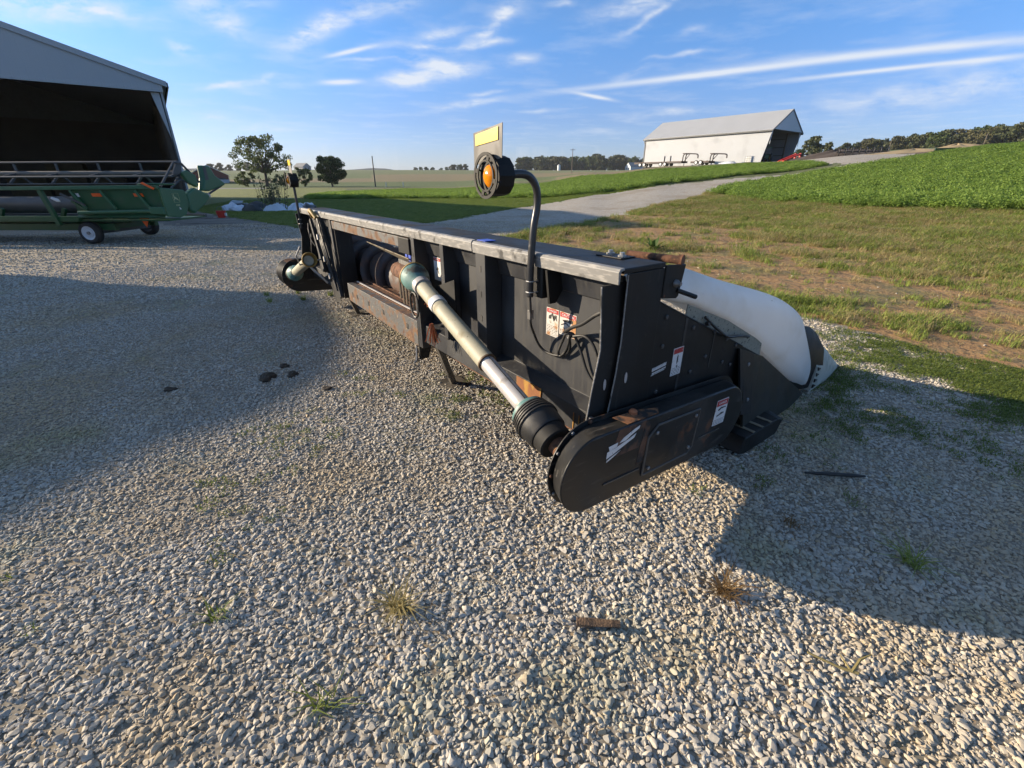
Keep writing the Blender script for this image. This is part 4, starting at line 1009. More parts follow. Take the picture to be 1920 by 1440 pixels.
# ------------- stands
for a, b in ((1.83, .12), (4.5, .2)):
    sg = HMB().loft([(a, b, .014), (a+.05, b, .014), (a+.05, b+.05, .014), (a, b+.05, .014)], [(a-.08, b-.20, .56), (a-.03, b-.20, .56), (a-.03, b-.15, .56), (a-.08, b-.15, .56)]).build('stand_leg', mat('dusty_brown_black', (.06, .054, .046), .6, var=.3, over=[((.13, .11, .085), 6, .45, .7)]), head, bevel=.003)
    HMB().box(a-.09, a+.14, b-.09, b+.14, .004, .016).build('foot_plate', MATS['dusty_brown_black'], sg, bevel=.002)
# ------------- warning lamp on its bent pole
def lamp(a, full=True):
    px = a
    HMB().box(a-.055, a+.06, -.055, .03, 1.05, 1.205).build('lamp_bracket', m_black, head, bevel=.003)
    HMB().prism([(-.065, 1.20), (.05, 1.20), (.05, 1.10), (.0, 1.03), (-.04, 1.03)], 0, a-.10, a-.085).build('bracket_gusset', m_black, head)
    path = bez([(a, -.090, 1.055), (a-.0, -.088, 1.2), (a, -.075, 1.38), (a, -.055, 1.49), (a, -.062, 1.565), (a, -.10, 1.612), (a, -.15, 1.626), (a, -.225, 1.622)], 42)
    HMB().tube(path, .018, 12).build('lamp_pole', mat('satin_black_tube', (.03, .03, .032), .3, var=.2, over=[((.08, .075, .07), 20, .62, .7)]), head, smooth=60)
    for z in (1.08, 1.135):
        HMB().tube([(a+.021*math.cos(t), -.088+.021*math.sin(t), z) for t in [k*.524 for k in range(13)]], .0035, 6).build('u_bolt', m_steel, head)
        HMB().tube([(a-.02, -.088, z), (a-.02, -.03, z)], .004, 6).build('u_bolt_end', m_steel, head)
    hc = (a, -.31, 1.617)
    h_ = HMB().lathe([(0, .06), (.0, .080), (.05, .083), (.08, .080), (.09, .066), (.09, .0)], (a, -.325, 1.617), (a, 0, 1.617), 12).build('lamp_housing', m_lamp, head, smooth=25)
    # flange ring with slots: spokes between two hoops
    rg = HMB()
    rg.lathe([(0, .079), (0, .092), (.006, .092), (.006, .079)], (a, -.348, 1.617), (a, 0, 1.617), 36, caps=False)
    rg.lathe([(0, .056), (0, .063), (.006, .063), (.006, .056)], (a, -.348, 1.617), (a, 0, 1.617), 36, caps=False)
    for k in range(4):
        t = k*math.pi/2+.3; rg.bar((a+.060*math.cos(t), -.345, 1.617+.060*math.sin(t)), (a+.084*math.cos(t), -.345, 1.617+.084*math.sin(t)), .018, .006, (0, 1, 0)).bar((a+.082*math.cos(t), -.345, 1.617+.082*math.sin(t)), (a+.080*math.cos(t), -.318, 1.617+.080*math.sin(t)), .014, .006, (0, 0, 1))
    rg.build('lamp_ring', m_lamp, h_, smooth=40)
    HMB().lathe([(0, .0), (.0, .012), (.010, .036), (.024, .051), (.04, .056), (.05, .056), (.05, 0)], (a, -.345, 1.617), (a, 0, 1.617), 28).build('amber_lens', m_amber, h_, smooth=50)
    # reflector plate standing on the housing
    lean = .02
    pl = HMB().loft([(a+.105, -.335, 1.66), (a-.08, -.315, 1.685), (a-.085, -.315, 1.812), (a+.105, -.335, 1.785)], [(a+.105, -.332, 1.66), (a-.08, -.312, 1.685), (a-.085, -.312, 1.812), (a+.105, -.332, 1.785)]).build('reflector_plate', m_plate, head)
    HMB().loft([(a+.088, -.3365, 1.735), (a-.06, -.3205, 1.752), (a-.062, -.3205, 1.80), (a+.088, -.3365, 1.778)], [(a+.088, -.3355, 1.735), (a-.06, -.3195, 1.752), (a-.062, -.3195, 1.80), (a+.088, -.3355, 1.778)]).build('yellow_strip', m_yellow, pl, label='yellow reflective strip')
lamp(.52)
# far lamp on a straight pole
fa = LEN-.02
HMB().tube([(fa, -.085, 1.02), (fa, -.085, 1.53)], .016, 10).build('lamp_pole', MATS['satin_black_tube'], head, smooth=60)
for z in (1.08, 1.135): HMB().tube([(fa+.021*math.cos(t), -.085+.021*math.sin(t), z) for t in [k*.524 for k in range(13)]], .0035, 6).build('u_bolt', m_steel, head)
fh = HMB().lathe([(0, .05), (0, .085), (.10, .085), (.10, .05)], (fa, -.135, 1.60), (fa, 0, 1.60), 14).build('lamp_housing', m_lamp, head, smooth=25, label='far lamp housing on its straight pole')
HMB().lathe([(0, 0), (.0, .012), (.012, .04), (.03, .05), (.03, 0)], (fa, -.16, 1.60), (fa, 0, 1.60), 20).build('amber_lens', m_amber, fh, smooth=50)
HMB().bar((fa, -.165, 1.50), (fa, -.165, 1.70), .02, .008, (0, 1, 0)).build('lens_guard', m_lamp, fh)
fp = HMB().loft([(fa+.07, -.09, 1.67), (fa-.07, -.09, 1.67), (fa-.07, -.09, 1.84), (fa+.07, -.09, 1.84)], [(fa+.07, -.086, 1.67), (fa-.07, -.086, 1.67), (fa-.07, -.086, 1.84), (fa+.07, -.086, 1.84)]).build('reflector_plate', m_plate, head)
HMB().box(fa-.06, fa+.06, -.0925, -.0905, 1.77, 1.83).build('yellow_strip', m_yellow, fp)
# cable from the near lamp, coiled and tied on the sheet
HMB().tube(bez([(.52, -.09, 1.05), (.525, -.08, .98), (.545, -.06, .90), (.565, -.02, .83), (.56, .01, .765), (.53, .035, .725), (.45, .04, .725), (.37, .035, .755), (.325, .025, .80), (.315, .01, .86), (.335, .005, .885), (.36, .01, .85), (.41, .025, .76), (.395, .03, .74), (.34, .02, .80), (.30, .0, .89)], 90), .0075, 8).build('lamp_cable', m_rubber, head, smooth=60)
HMB().tube(bez([(.335, .0, .90), (.27, -.02, .94), (.18, -.04, .985), (.09, -.05, 1.05), (.015, -.05, 1.09)], 40), .0095, 8).build('lamp_cable', m_rubber, head, smooth=60)
HMB().tube(bez([(.335, .0, .885), (.30, .02, .89), (.26, .035, .82), (.21, .04, .72), (.155, .04, .67), (.12, .04, .68), (.12, .035, .76), (.16, .03, .86), (.22, .02, .90), (.30, .01, .88)], 70), .0075, 8).build('cable_loop', m_rubber, head, smooth=60)
HMB().box(.522, .546, -.085, -.06, .93, .98).build('cable_connector', m_plate, head, bevel=.002)
HMB().lathe([(0, .010), (.02, .010)], (.315, .02, .875), (.315, -1, .875), 10).build('cable_clamp', m_steel, head, smooth=40)
# ------------- things hung on the far half: slanting latch bars, hoses, stowed shaft
HMB().bar((4.46, -.075, 1.19), (4.0, -.09, .37), .05, .03, (0, 1, 0)).build('latch_bar', m_wall, head, bevel=.003)
HMB().bar((4.90, -.07, 1.16), (4.50, -.10, .60), .055, .035, (0, 1, 0)).build('latch_bar', m_wall, head, bevel=.003)
HMB().bar((4.62, -.08, 1.17), (4.22, -.11, .70), .03, .03, (0, 1, 0)).build('hose_support', m_black, head, bevel=.002)
HMB().prism([(4.70, .98), (4.30, .98), (4.12, .30), (4.36, .25)], 1, -.07, -.065).build('hose_guard', m_black, head)
HMB().tube(bez([(4.78, -.07, 1.20), (4.70, -.11, 1.27), (4.60, -.12, 1.27), (4.50, -.10, 1.20)], 16), .024, 8).build('hose_sleeve', m_hosey, head, smooth=60, label='yellow hose sleeve bent over the lip')
for k in range(3):
    HMB().tube(bez([(4.5-.03*k, -.10, 1.2), (4.40-.05*k, -.12, 1.0), (4.28-.06*k, -.13, .82), (4.18-.03*k, -.12, .62), (4.06, -.11, .44)], 24), .009, 6).build('hydraulic_hose', m_rubber, head, smooth=60)
for z, a in ((1.03, 4.40), (.80, 4.27), (.62, 4.17)):
    HMB().lathe([(0, .014), (.06, .014)], (a, -.14, z), (a-.1, -.16, z-.2), 8).build('hose_fitting', m_steel, head, smooth=40)
for q in ([(5.15, -.05, 1.10), (5.02, -.09, 1.03), (4.97, -.09, .92), (4.90, -.07, .85)], [(5.05, -.06, .98), (4.96, -.10, .86), (5.02, -.1, .74), (4.92, -.08, .70)]):
    HMB().tube(bez(q, 16), .006, 6).build('loose_wire', m_plate, head, smooth=60)
F0 = Vector((LEN-.14, -.30, .475)); F1 = Vector((3.72, -.33, .93)); FD = (F1-F0).normalized(); FLn = (F1-F0).length
def fn(t): return tuple(F0+FD*t)
HMB().lathe([(-.09, .0), (-.09, .10), (-.02, .10), (.0, .09), (0, 0)], fn(0), fn(1), 24).build('far_shaft_collar', m_black, head, smooth=35)
HMB().lathe([(.0, .05), (.0, .10), (.07, .095), (.12, .06), (.12, .05)], fn(0), fn(1), 28).build('guard_bell', m_teal, head, smooth=40, label='faded teal bell of the stowed drive shaft')
HMB().lathe([(.11, .055), (FLn-.55, .055)], fn(0), fn(1), 24).build('stowed_shaft_guard', m_cream, head, smooth=40, label='cream guard of the drive shaft stowed at the far end')
HMB().lathe([(FLn-.62, .054), (FLn-.58, .07), (FLn-.50, .084), (FLn-.49, .076), (FLn-.56, .065), (FLn-.61, .045)], fn(0), fn(1), 28).build('stowed_shaft_bell', m_hosey, head, smooth=40, label='yellow bell at the end of the stowed shaft')
HMB().tube([(4.36, -.16, .76), (4.36, -.40, .72), (4.36, -.42, .82), (4.36, -.36, .92)], .010, 6).build('shaft_hook', m_bolt, head)
HMB().tube(bez([(4.34, -.30, .70), (4.30, -.26, .64), (4.28, -.20, .57), (4.27, -.15, .50)], 16), .014, 8).build('steel_elbow', m_steel, head, smooth=60)

# ------------------------------------------------------------------ machine sheds
m_shwhite = mat('white_sheet_wall', (.36, .38, .41), .5, var=.05, vscale=.3, over=[((.335, .35, .375), .5, .55, .75)], ribs=(1, 4.4))
m_shroof = mat('galvanised_roof', (.42, .43, .44), .45, metal=.2, var=.08, vscale=.4, ribs=(1, 3.3))
m_shgable = mat('pale_gable_sheet', (.40, .44, .49), .5, var=.06, vscale=.4, ribs=(0, 4.4))
m_trim = mat('dark_trim', (.05, .055, .06), .5)
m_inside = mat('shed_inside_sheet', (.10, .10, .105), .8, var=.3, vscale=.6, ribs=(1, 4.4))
m_post = mat('shed_timber', (.13, .11, .085), .8, var=.3, vscale=2)
m_barngable = mat('grey_gable_sheet', (.36, .39, .42), .5, var=.05, vscale=.3, ribs=(0, 3.3))
def machine_shed(origin, ang, w, L, h, rise, oh, drop, mw, mg, label, trimw=.16, bays=6, inner=m_inside, gname='gable_panel'):
    t = empty('machine_shed', origin, ang, label, 'shed')
    T_ = .12
    # side walls lean out to the overhanging roof at the open front
    for x, s in ((0, 1), (w, -1)):
        MB().prism([(0, -.3), (-oh, h), (L, h), (L, -.3)], 0, min(x, x+s*.06), max(x, x+s*.06)).build('side_wall', mw, t)
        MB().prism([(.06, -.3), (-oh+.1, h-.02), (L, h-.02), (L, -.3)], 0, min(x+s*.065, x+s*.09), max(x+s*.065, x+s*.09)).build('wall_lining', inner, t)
        MB().loft([(x-.04, -.1, -.3), (x+.06, -.1, -.3), (x+.06, .04, -.3), (x-.04, .04, -.3)], [(x-.04, -oh-.1, h), (x+.06, -oh-.1, h), (x+.06, -oh+.04, h), (x-.04, -oh+.04, h)]).build('wall_edge_trim', (mg if mw.name.startswith('dark') else m_trim) if x == w else mw, t)
        for k in range(bays):
            y = 1.2+k*(L-1.6)/(bays-1)
            MB().box(x+s*.1, x+s*.3, y-.1, y+.1, -.3, h).build('wall_post', m_post, t)
            if k < bays-1:
                y2 = 1.2+(k+1)*(L-1.6)/(bays-1)
                for zz in (1.4, 2.8, 4.2):
                    if zz < h-.4: MB().box(x+s*.1, x+s*.16, y+.1, y2-.1, zz, zz+.12).build('wall_girt', m_post, t)
    MB().box(-.08, .12, L-.1, L+.1, -.3, h-.1).build('corner_post', m_trim, t)
    MB().bar((0, L+.1, h-1.1), (0, L+.42, h-.25), .1, .1, (1, 0, 0)).build('eave_bracket', m_trim, t)
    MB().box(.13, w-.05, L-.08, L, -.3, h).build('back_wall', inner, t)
    MB().prism([(0, h), (w/2, h+rise), (w, h)], 1, L-.08, L).build('back_gable', mw, t)
    sl = math.hypot(w/2, rise); ev = .35
    for s in (-1, 1):
        xe = w/2+s*(w/2+ev*1.0); ze = h-rise*ev/(w/2)
        m = MB().loft([(w/2, -oh-.25, h+rise+.05), (xe, -oh-.25, ze+.05), (xe, -oh-.25, ze-.02), (w/2, -oh-.25, h+rise-.02)], [(w/2, L+.4, h+rise+.05), (xe, L+.4, ze+.05), (xe, L+.4, ze-.02), (w/2, L+.4, h+rise-.02)])
        r_ = m.build('roof', m_shroof, t)
        MB().box(min(xe, xe+s*.06), max(xe, xe+s*.06), -oh-.25, L+.4, ze-.2, ze+.03).build('eave_trim', m_trim, r_)
        a0 = (w/2, -oh-.28, h+rise); a1 = (xe, -oh-.28, ze)
        MB().loft([(w/2, -oh-.31, h+rise+.07), (xe, -oh-.31, ze+.07), (xe, -oh-.31, ze-trimw), (w/2, -oh-.31, h+rise-trimw)], [(w/2, -oh-.26, h+rise+.07), (xe, -oh-.26, ze+.07), (xe, -oh-.26, ze-trimw), (w/2, -oh-.26, h+rise-trimw)]).build('gable_trim', m_trim if trimw <= .17 else mg, r_)
    MB().prism([(-.1, h-drop), (-.1, h-.02), (w/2, h+rise-.03), (w+.1, h-.02), (w+.1, h-drop)], 1, -oh-.22, -oh-.17).build(gname, mg, t)
    for s, x in ((1, .1), (-1, w-.1)):     # knee braces carrying the overhang
        MB().prism([(x, h-drop), (x+s*.4, h-drop), (x, h-drop-2.3)], 1, -oh+.05, -oh+.12).build('knee_brace', mg, t)
    return t
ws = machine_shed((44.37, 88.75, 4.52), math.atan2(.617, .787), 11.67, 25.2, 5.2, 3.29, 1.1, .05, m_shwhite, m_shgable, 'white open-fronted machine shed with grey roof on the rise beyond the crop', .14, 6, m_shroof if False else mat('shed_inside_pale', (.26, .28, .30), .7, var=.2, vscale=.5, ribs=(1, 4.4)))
ER = Vector((-19.38, 28.94, 0)); hb = 6.58; wb = 19.2; ohb = 1.1
base_r = ER + Vector((HA[0], HA[1], 0))*(ohb+.25)
org = base_r - Vector((HB[0], HB[1], 0))*(wb)
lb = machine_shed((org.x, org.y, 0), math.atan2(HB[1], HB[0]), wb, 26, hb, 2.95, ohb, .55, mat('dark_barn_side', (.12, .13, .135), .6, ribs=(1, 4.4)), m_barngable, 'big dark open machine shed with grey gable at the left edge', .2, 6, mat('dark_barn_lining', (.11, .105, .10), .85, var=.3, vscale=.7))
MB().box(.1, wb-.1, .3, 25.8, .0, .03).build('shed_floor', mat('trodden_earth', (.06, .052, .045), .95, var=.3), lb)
for k in range(3):                    # stacked bales in the gloom at the back
    MB().box(8+k*2.6, 10.4+k*2.6, 20, 23.5, 0.03, 2.2+.8*(k % 2)).build('stacked_bale', mat('old_straw', (.13, .105, .06), .95, var=.4, vscale=3), lb, bevel=.08)

# added shadow helper, shaped from the shadow outline: an arched hut out of view on the left throws the wide shadow over the yard
caster = empty('arched_caster', (-18.5, 0, 0), 0, 'added unseen arched hut beside the yard, casting the broad shadow', 'caster')
hy = [(0.47, 0), (0.47, 2.8), (2.27, 3.45), (4.47, 3.94), (5.25, 4.02), (5.98, 4.17), (6.66, 4.24), (7.55, 4.16), (9.25, 3.83), (9.42, 3.58), (9.42, 0)]
MB().prism(hy, 0, 0, 2.5).build('caster_body', m_shgable, caster)
MB().prism([(9.43, 0), (9.69, 0), (9.69, 2.28), (9.43, 2.70)], 0, .2, 2.4).build('caster_side', m_shwhite, caster)
MB().box(2.505, 2.55, 5.0, 7.8, 0, 2.7).build('caster_door', m_trim, caster)

# ------------------------------------------------------------------ green header on its trailer
m_green = mat('green_paint', (.014, .075, .026), .38, var=.2, vscale=2, over=[((.04, .08, .04), 5, .5, .75)])
m_gshell = mat('green_plastic_shell', (.03, .115, .058), .4, var=.15, vscale=3)
m_tyre = mat('tyre_rubber', (.025, .024, .023), .8, var=.3, vscale=8)
m_rim = mat('white_rim', (.55, .57, .6), .45)
gh = empty('green_header', (-9.2, 12.6, 0), R(-1.2), 'green grain header with reel, parked on a trailer before the dark shed', 'farm machine')
GL = 9.6                      # local x runs left (negative), y away from the yard
def GB(): return MB()
def gbox(n, m, *b, parent=None, **k): return GB().box(*b).build(n, m, parent or gh, **k)
GB().bar((.0, -.02, 1.44), (-GL, -.02, 1.36), .10, .09).build('top_rail', m_gshell, gh, bevel=.01)
for k, (x0, x1) in enumerate(((-2.4, -.05), (-GL, -5.4))):
    GB().loft([(x0, .02, .86), (x1, .02, .90), (x1, .02, 1.42), (x0, .02, 1.38)], [(x0, .05, .86), (x1, .05, .90), (x1, .05, 1.42), (x0, .05, 1.38)]).build('back_sheet', m_green, gh)
    GB().loft([(x0, -.05, .70), (x1, -.05, .70), (x1, .05, .90), (x0, .05, .86)], [(x0, -.02, .68), (x1, -.02, .68), (x1, .10, .90), (x0, .10, .86)]).build('lower_sheet', m_green, gh)
for x in (-1.55, -.62, -2.35, -5.5, -7, -8.4):
    GB().bar((x, -.03, 1.36), (x+.27, -.03, .90), .06, .06, (0, 1, 0)).build('back_brace', m_gshell, gh)
GB().bar((-3.15, -.04, 1.36), (-2.95, -.06, .50), .10, .09, (0, 1, 0)).build('opening_post', m_green, gh)
GB().bar((-2.42, -.02, 1.1), (-2.0, -.05, .82), .05, .05).build('strut', m_green, gh)
GB().tube([(-2.3, -.07, .82), (-.25, -.07, .86)], .045, 10).build('lower_tube', m_gshell, gh, smooth=60)
gbox('tube_box', m_gshell, -.34, .02, -.12, -.02, .78, .96, bevel=.02)
GB().box(-5.4, -2.4, -.05, .06, .60, .72).build('feeder_sill', m_green, gh)
dr_ = GB().lathe([(0, .22), (GL-.3, .22)], (-.15, .75, .98), (-GL, .75, .95), 20).build('auger_drum', mat('grey_steel_drum', (.08, .08, .085), .5, metal=.2, var=.3, vscale=3), gh, smooth=50)
GB().box(-GL, 0, .05, 1.5, .60, .64).build('floor_pan', m_green, gh)
GB().box(-GL, 0, 1.5, 1.6, .60, .68).build('cutter_bar', m_trim, gh)
for x in (-1.82, -.70):
    GB().prism([(x, 1.21), (x+.26, 1.21), (x+.22, 1.29), (x-.02, 1.29)], 1, -.012, -.004).build('orange_reflector', m_orange, gh)
GB().prism([(-2.33, 1.2), (-2.18, 1.2), (-2.2, 1.29), (-2.35, 1.29)], 1, -.005, .015).build('white_label', m_white, gh)
GB().prism([(-2.55, 1.30), (-2.35, 1.20), (-2.0, 1.02), (-2.02, .98), (-2.4, 1.16), (-2.6, 1.26)], 1, -.12, -.1).build('folded_strut', m_trim, gh)
GB().lathe([(0, .03), (.14, .045), (.2, .02)], (-2.83, -.12, 1.18), (-2.6, -.12, 1.08), 10).build('hydraulic_plug', m_white, gh)
# end sheet with emblem, divider shells
es_ = GB().prism([(.0, .72), (.45, .66), (.72, .72), (.92, .95), (.92, 1.32), (.85, 1.36), (.0, 1.43)], 0, -.02, .03).build('end_sheet', m_gshell, gh, bevel=.02)
def shell(name, prof, x0, x1, b=.04, m=None):
    q = GB().prism(prof, 0, x0, x1).build(name, m or m_gshell, gh, bevel=b); return q
shell('divider_shell', [(.93, .80), (1.06, .72), (1.6, .95), (1.92, 1.16), (1.85, 1.24), (1.35, 1.40), (1.22, 1.37), (.95, 1.26)], -.12, .06, .05)
GB().prism([(1.86, 1.14), (1.96, 1.16), (1.9, 1.24), (1.82, 1.24)], 0, -.1, .05).build('shell_tip', m_inner, gh)
shell('raised_divider', [(1.70, 1.32), (1.98, 1.30), (2.80, 1.46), (2.84, 1.52), (2.42, 1.74), (2.26, 1.99), (1.92, 2.0), (1.88, 1.66)], -.14, .04, .05)
GB().prism([(1.90, 1.60), (2.06, 1.62), (2.06, 1.97), (1.93, 1.98)], 0, .041, .045).build('shell_vent', m_trim, gh)
GB().tube([(-.05, 1.6, 1.26), (-.05, 2.0, 1.22), (-.05, 2.75, 1.45)], .03, 6).build('divider_rod', m_trim, gh)
shell('side_shield', [(1.05, 1.80), (1.30, 1.86), (1.62, 1.74), (1.64, 1.45), (1.52, 1.42), (1.2, 1.56)], -.12, -.02, .03)
GB().tube([(-.08, .55, 1.40), (-.08, 1.0, 1.62), (-.08, 1.6, 1.44)], .025, 6).build('lift_arm', m_trim, gh)
GB().tube([(-.06, .15, 1.44), (-.06, .9, 2.05), (-.06, 1.2, 2.02), (-.06, 1.75, 1.55)], .03, 6).build('reel_arm', m_trim, gh)
GB().prism([(.75, 1.75), (1.05, 2.1), (1.2, 2.06), (1.1, 1.75)], 0, -.1, -.06).build('reel_gusset', m_trim, gh)
GB().prism([(-.34, 1.53), (-.28, 1.56), (-.02, 1.42), (-.05, 1.38)], 1, -.14, -.12).build('amber_marker', m_orange, gh)
GB().tube([(-.45, -.1, 1.5), (-.3, -.1, 1.52), (.3, .2, 1.5)], .022, 6).build('marker_arm', m_gshell, gh)
# reel: bats on spiders
for (y, z, nm) in ((1.15, 2.07, 'reel_bat'), (.75, 1.70, 'reel_bat'), (1.55, 1.72, 'reel_bat'), (.85, 1.52, 'reel_bat')):
    GB().tube([(-.1, y, z), (-GL, y, z-.04)], .03 if z > 1.6 else .02, 6).build(nm, mat('grey_bat', (.08, .085, .09), .5), gh, smooth=60)
GB().tube([(-.1, 1.15, 1.78), (-GL, 1.15, 1.75)], .07, 10).build('reel_shaft', mat('weathered_tube', (.12, .11, .095), .6, var=.3), gh, smooth=60)
for x in (-.15, -1.2, -2.4, -3.6, -4.8, -6, -7.2, -8.4, -9.5):
    m = GB()
    for (y, z) in ((1.15, 2.06), (.75, 1.70), (1.55, 1.72), (.85, 1.52), (1.45, 1.5)):
        m.bar((x, 1.15, 1.77), (x, y, z), .05, .04, (1, 0, 0))
    m.build('reel_spider', m_trim, gh)
# emblem: leaping animal in a rounded frame
e0 = Vector((.0305, .48, 1.17))
def em(pts): return [(e0.y+y, e0.z+z) for y, z in pts]
fr = [(-.10, -.12), (.10, -.12), (.12, -.02), (.11, .11), (-.11, .11), (-.12, -.02)]
m = GB()
for k in range(6):
    p, q = fr[k], fr[(k+1) % 6]; m.bar((e0.x+.001, e0.y+p[0], e0.z+p[1]), (e0.x+.001, e0.y+q[0], e0.z+q[1]), .004, .014, (1, 0, 0))
m_emb = mat('pale_emblem', (.36, .40, .22), .5)
m.build('emblem_frame', m_emb, es_)
GB().prism(em([(-.08, .02), (-.07, .09), (-.05, .09), (-.05, .03), (.0, .01), (.05, -.03), (.09, -.07), (.07, -.075), (.03, -.05), (-.01, -.03), (-.05, -.035), (-.08, -.07), (-.09, -.06), (-.065, -.02)]), 0, e0.x, e0.x+.003).build('emblem', m_emb, es_)
for k in range(3):
    GB().prism(em([(-.06+.05*k, -.21), (-.03+.05*k, -.21), (-.025+.05*k, -.17), (-.06+.05*k, -.17)]), 0, e0.x, e0.x+.002).build('number_print', m_emb, es_)
GB().prism(em([(.03, -.30), (.10, -.30), (.05, -.24), (.035, -.24)]), 0, e0.x, e0.x+.002).build('white_label', m_white, es_)
# the trailer under it
tr = empty('header_trailer', (-11.55, 12.9, 0), 0, 'low dark green header trailer with a white wheel rim under the green header', 'trailer')
GB().box(-6, .6, .0, .14, .34, .52).build('main_rail', m_green, tr, bevel=.01)
GB().box(-6, .6, 1.5, 1.64, .34, .52).build('main_rail', m_green, tr, bevel=.01)
GB().box(-6, .55, .02, .12, .56, .62).build('bunk_rail', m_gshell, tr)
for x in (-4.6, -1.9, -.4, .3):
    GB().box(x, x+.12, .14, 1.5, .36, .50).build('cross_member', m_green, tr)
GB().box(-.06, .06, -.05, 2.1, .24, .34).build('axle', m_trim, tr)
for x in (-2.6, -.9):
    GB().bar((x, .07, .5), (x+.25, .07, .9), .08, .08).build('bunk_leg', m_green, tr)
GB().box(-.45, .45, -.18, .1, .60, .64).build('mudguard', m_green, tr, bevel=.01)
GB().box(.6, 1.0, .02, .12, .55, .66).build('tail_bar', m_green, tr)
def wheel(parent, c, r, w, rim=True, sgn=-1):
    wt_ = GB().lathe([(0, r*.62), (.0, r*.86), (w*.14, r*.97), (w*.3, r), (w*.7, r), (w*.86, r*.97), (w, r*.86), (w, r*.62)], c, (c[0], c[1]-sgn*1, c[2]), 28, caps=False).build('wheel', m_tyre, parent, smooth=40)
    GB().lathe([(w*.12, 0), (w*.12, r*.34), (w*.2, r*.40), (w*.06, r*.56), (w*.02, r*.63), (w*.5, r*.63), (w*.5, 0)], c, (c[0], c[1]-sgn*1, c[2]), 24).build('rim', m_rim if rim else m_trim, wt_, smooth=40)
    GB().lathe([(-.01, 0), (-.01, r*.14), (w*.2, r*.16)], c, (c[0], c[1]-sgn*1, c[2]), 12).build('hub', m_bolt, wt_)
    return wt_
wheel(tr, (.0, -.22, .29), .29, .2); wheel(tr, (-.1, 2.02, .29), .29, .2, False)
GB().prism([(1.36, .68), (1.64, .68), (1.5, .42)], 1, -.02, -.01).build('slow_vehicle_triangle', m_orange, tr)

# ------------------------------------------------------------------ things before the white shed
vv = Vector((.787, .617, 0)); uu = Vector((-.617, .787, 0)); PW = Vector((44.37, 88.75, 4.52))
def wallframe(off): return PW - vv*off
ang_t = math.atan2(uu.y, uu.x)
m_deck = mat('dark_trailer_steel', (.045, .035, .035), .6, var=.2)
m_deckwood = mat('weathered_deck_wood', (.12, .075, .06), .8, var=.3, vscale=1)
def gooseneck(y0, y1, zg, off, deckz, label, neckh, wheels):
    t = empty('gooseneck_trailer', (PW - vv*off + uu*y0).to_tuple()[:2] + (float(gz_at(*(PW - vv*off + uu*(y0+y1)/2).to_tuple()[:2])),), ang_t, label, 'trailer', None)   # local x runs from the neck to the tail
    L_ = y1-y0
    MB().box(0, L_, -1.1, 1.1, deckz-.08, deckz).build('deck', m_deckwood, t)
    for s in (-1, 1): MB().box(0, L_, s*1.02-.06, s*1.02+.06, deckz-.32, deckz-.085).build('side_rail', m_deck, t)
    for s in (-.45, .45):
        MB().tube(bez([(.15, s, deckz-.1), (.1, s, deckz+neckh*.75), (-.3, s*.8, deckz+neckh), (-1.6, s*.4, deckz+neckh*.98), (-2.6, s*.1, deckz+neckh*.85), (-2.75, s*.05, deckz+neckh*.35)], 30), .1, 8).build('neck_beam', m_deck, t, smooth=60)
    MB().box(-.35, .3, -.5, .5, deckz+neckh-.02, deckz+neckh+.14).build('neck_box', m_deck, t)
    MB().bar((.05, 0, deckz), (-.9, 0, deckz+neckh*.9), .1, .1).build('neck_brace', m_deck, t)
    MB().tube([(-.15, .3, deckz), (-.15, .3, .02)], .06, 8).build('jack_leg', m_deck, t)
    for wx in wheels:
        for s in (-1, 1):
            w_ = MB().lathe([(0, .25), (0, .38), (.22, .38), (.22, .25)], (wx, s*1.0, .40), (wx, s*5, .40), 18, caps=False).build('wheel', m_tyre, t, smooth=40)
            MB().lathe([(0, 0), (0, .22), (.225, .24), (.225, 0)], (wx, s*1.0, .40), (wx, s*5, .40), 14).build('rim', m_rim, w_, smooth=40)
    return t
def gzf(P): return float(gz_at(P[0], P[1]))
gn1 = gooseneck(12.8, 24.0, 3.7, 3.6, .86, 'long flatbed gooseneck trailer standing along the white shed wall', 1.25, (3.6, 4.6, 8.6, 9.6))
gn2 = gooseneck(6.9, 10.6, 3.85, 3.9, .62, 'short gooseneck trailer between the flatbed and the white tarp', 1.15, (1.6, 2.5))
def small(name, off, y, z, label, cat):
    p = PW - vv*off + uu*y
    return empty(name, (p.x, p.y, z), ang_t, label, cat)
for y, lab in ((17.4, 'left of the two short posts standing on the flatbed deck'), (16.0, 'right of the two short posts standing on the flatbed deck')):
    p = PW - vv*3.6 + uu*y
    tag(MB().box(-.11, .11, -.1, .1, 0, 1.0).box(-.13, .13, -.12, .12, .96, 1.02).build('deck_post', mat('grey_post', (.16, .16, .16), .7), None), lab, 'post', 'posts on the flatbed').location = (p.x, p.y, gn1.location.z+.865)
tp = small('tarp_bundle', 3.4, 4.2, 4.15, 'long low white tarpaulin bundle on the grass by the shed wall', 'tarpaulin')
q = MB(); RS = []
for k in range(13):
    x = -1.9+k*.32; e = math.sin(math.pi*k/12)**.5; h_ = .62*e*(1-.03*k)+.05
    RS.append([(x+.04*math.sin(k*1.7), .75*e*math.cos(t), max(0, h_*(math.sin(t)+.12*math.sin(3*t+k)))) for t in [j*math.pi/8 for j in range(9)]])
q.rings(RS).build('tarp_sheet', mat('pale_tarp', (.52, .55, .6), .6, var=.12, vscale=2), tp, smooth=60)
MB().tube([(-1.2, -.8, .05), (-1.2, -.3, .6), (-1.2, .5, .5), (-1.2, .85, .05)], .02, 6).build('tie_strap', m_trim, tp)
MB().tube([(.9, -.8, .05), (.9, -.3, .62), (.9, .5, .5), (.9, .85, .05)], .02, 6).build('tie_strap', m_trim, tp)
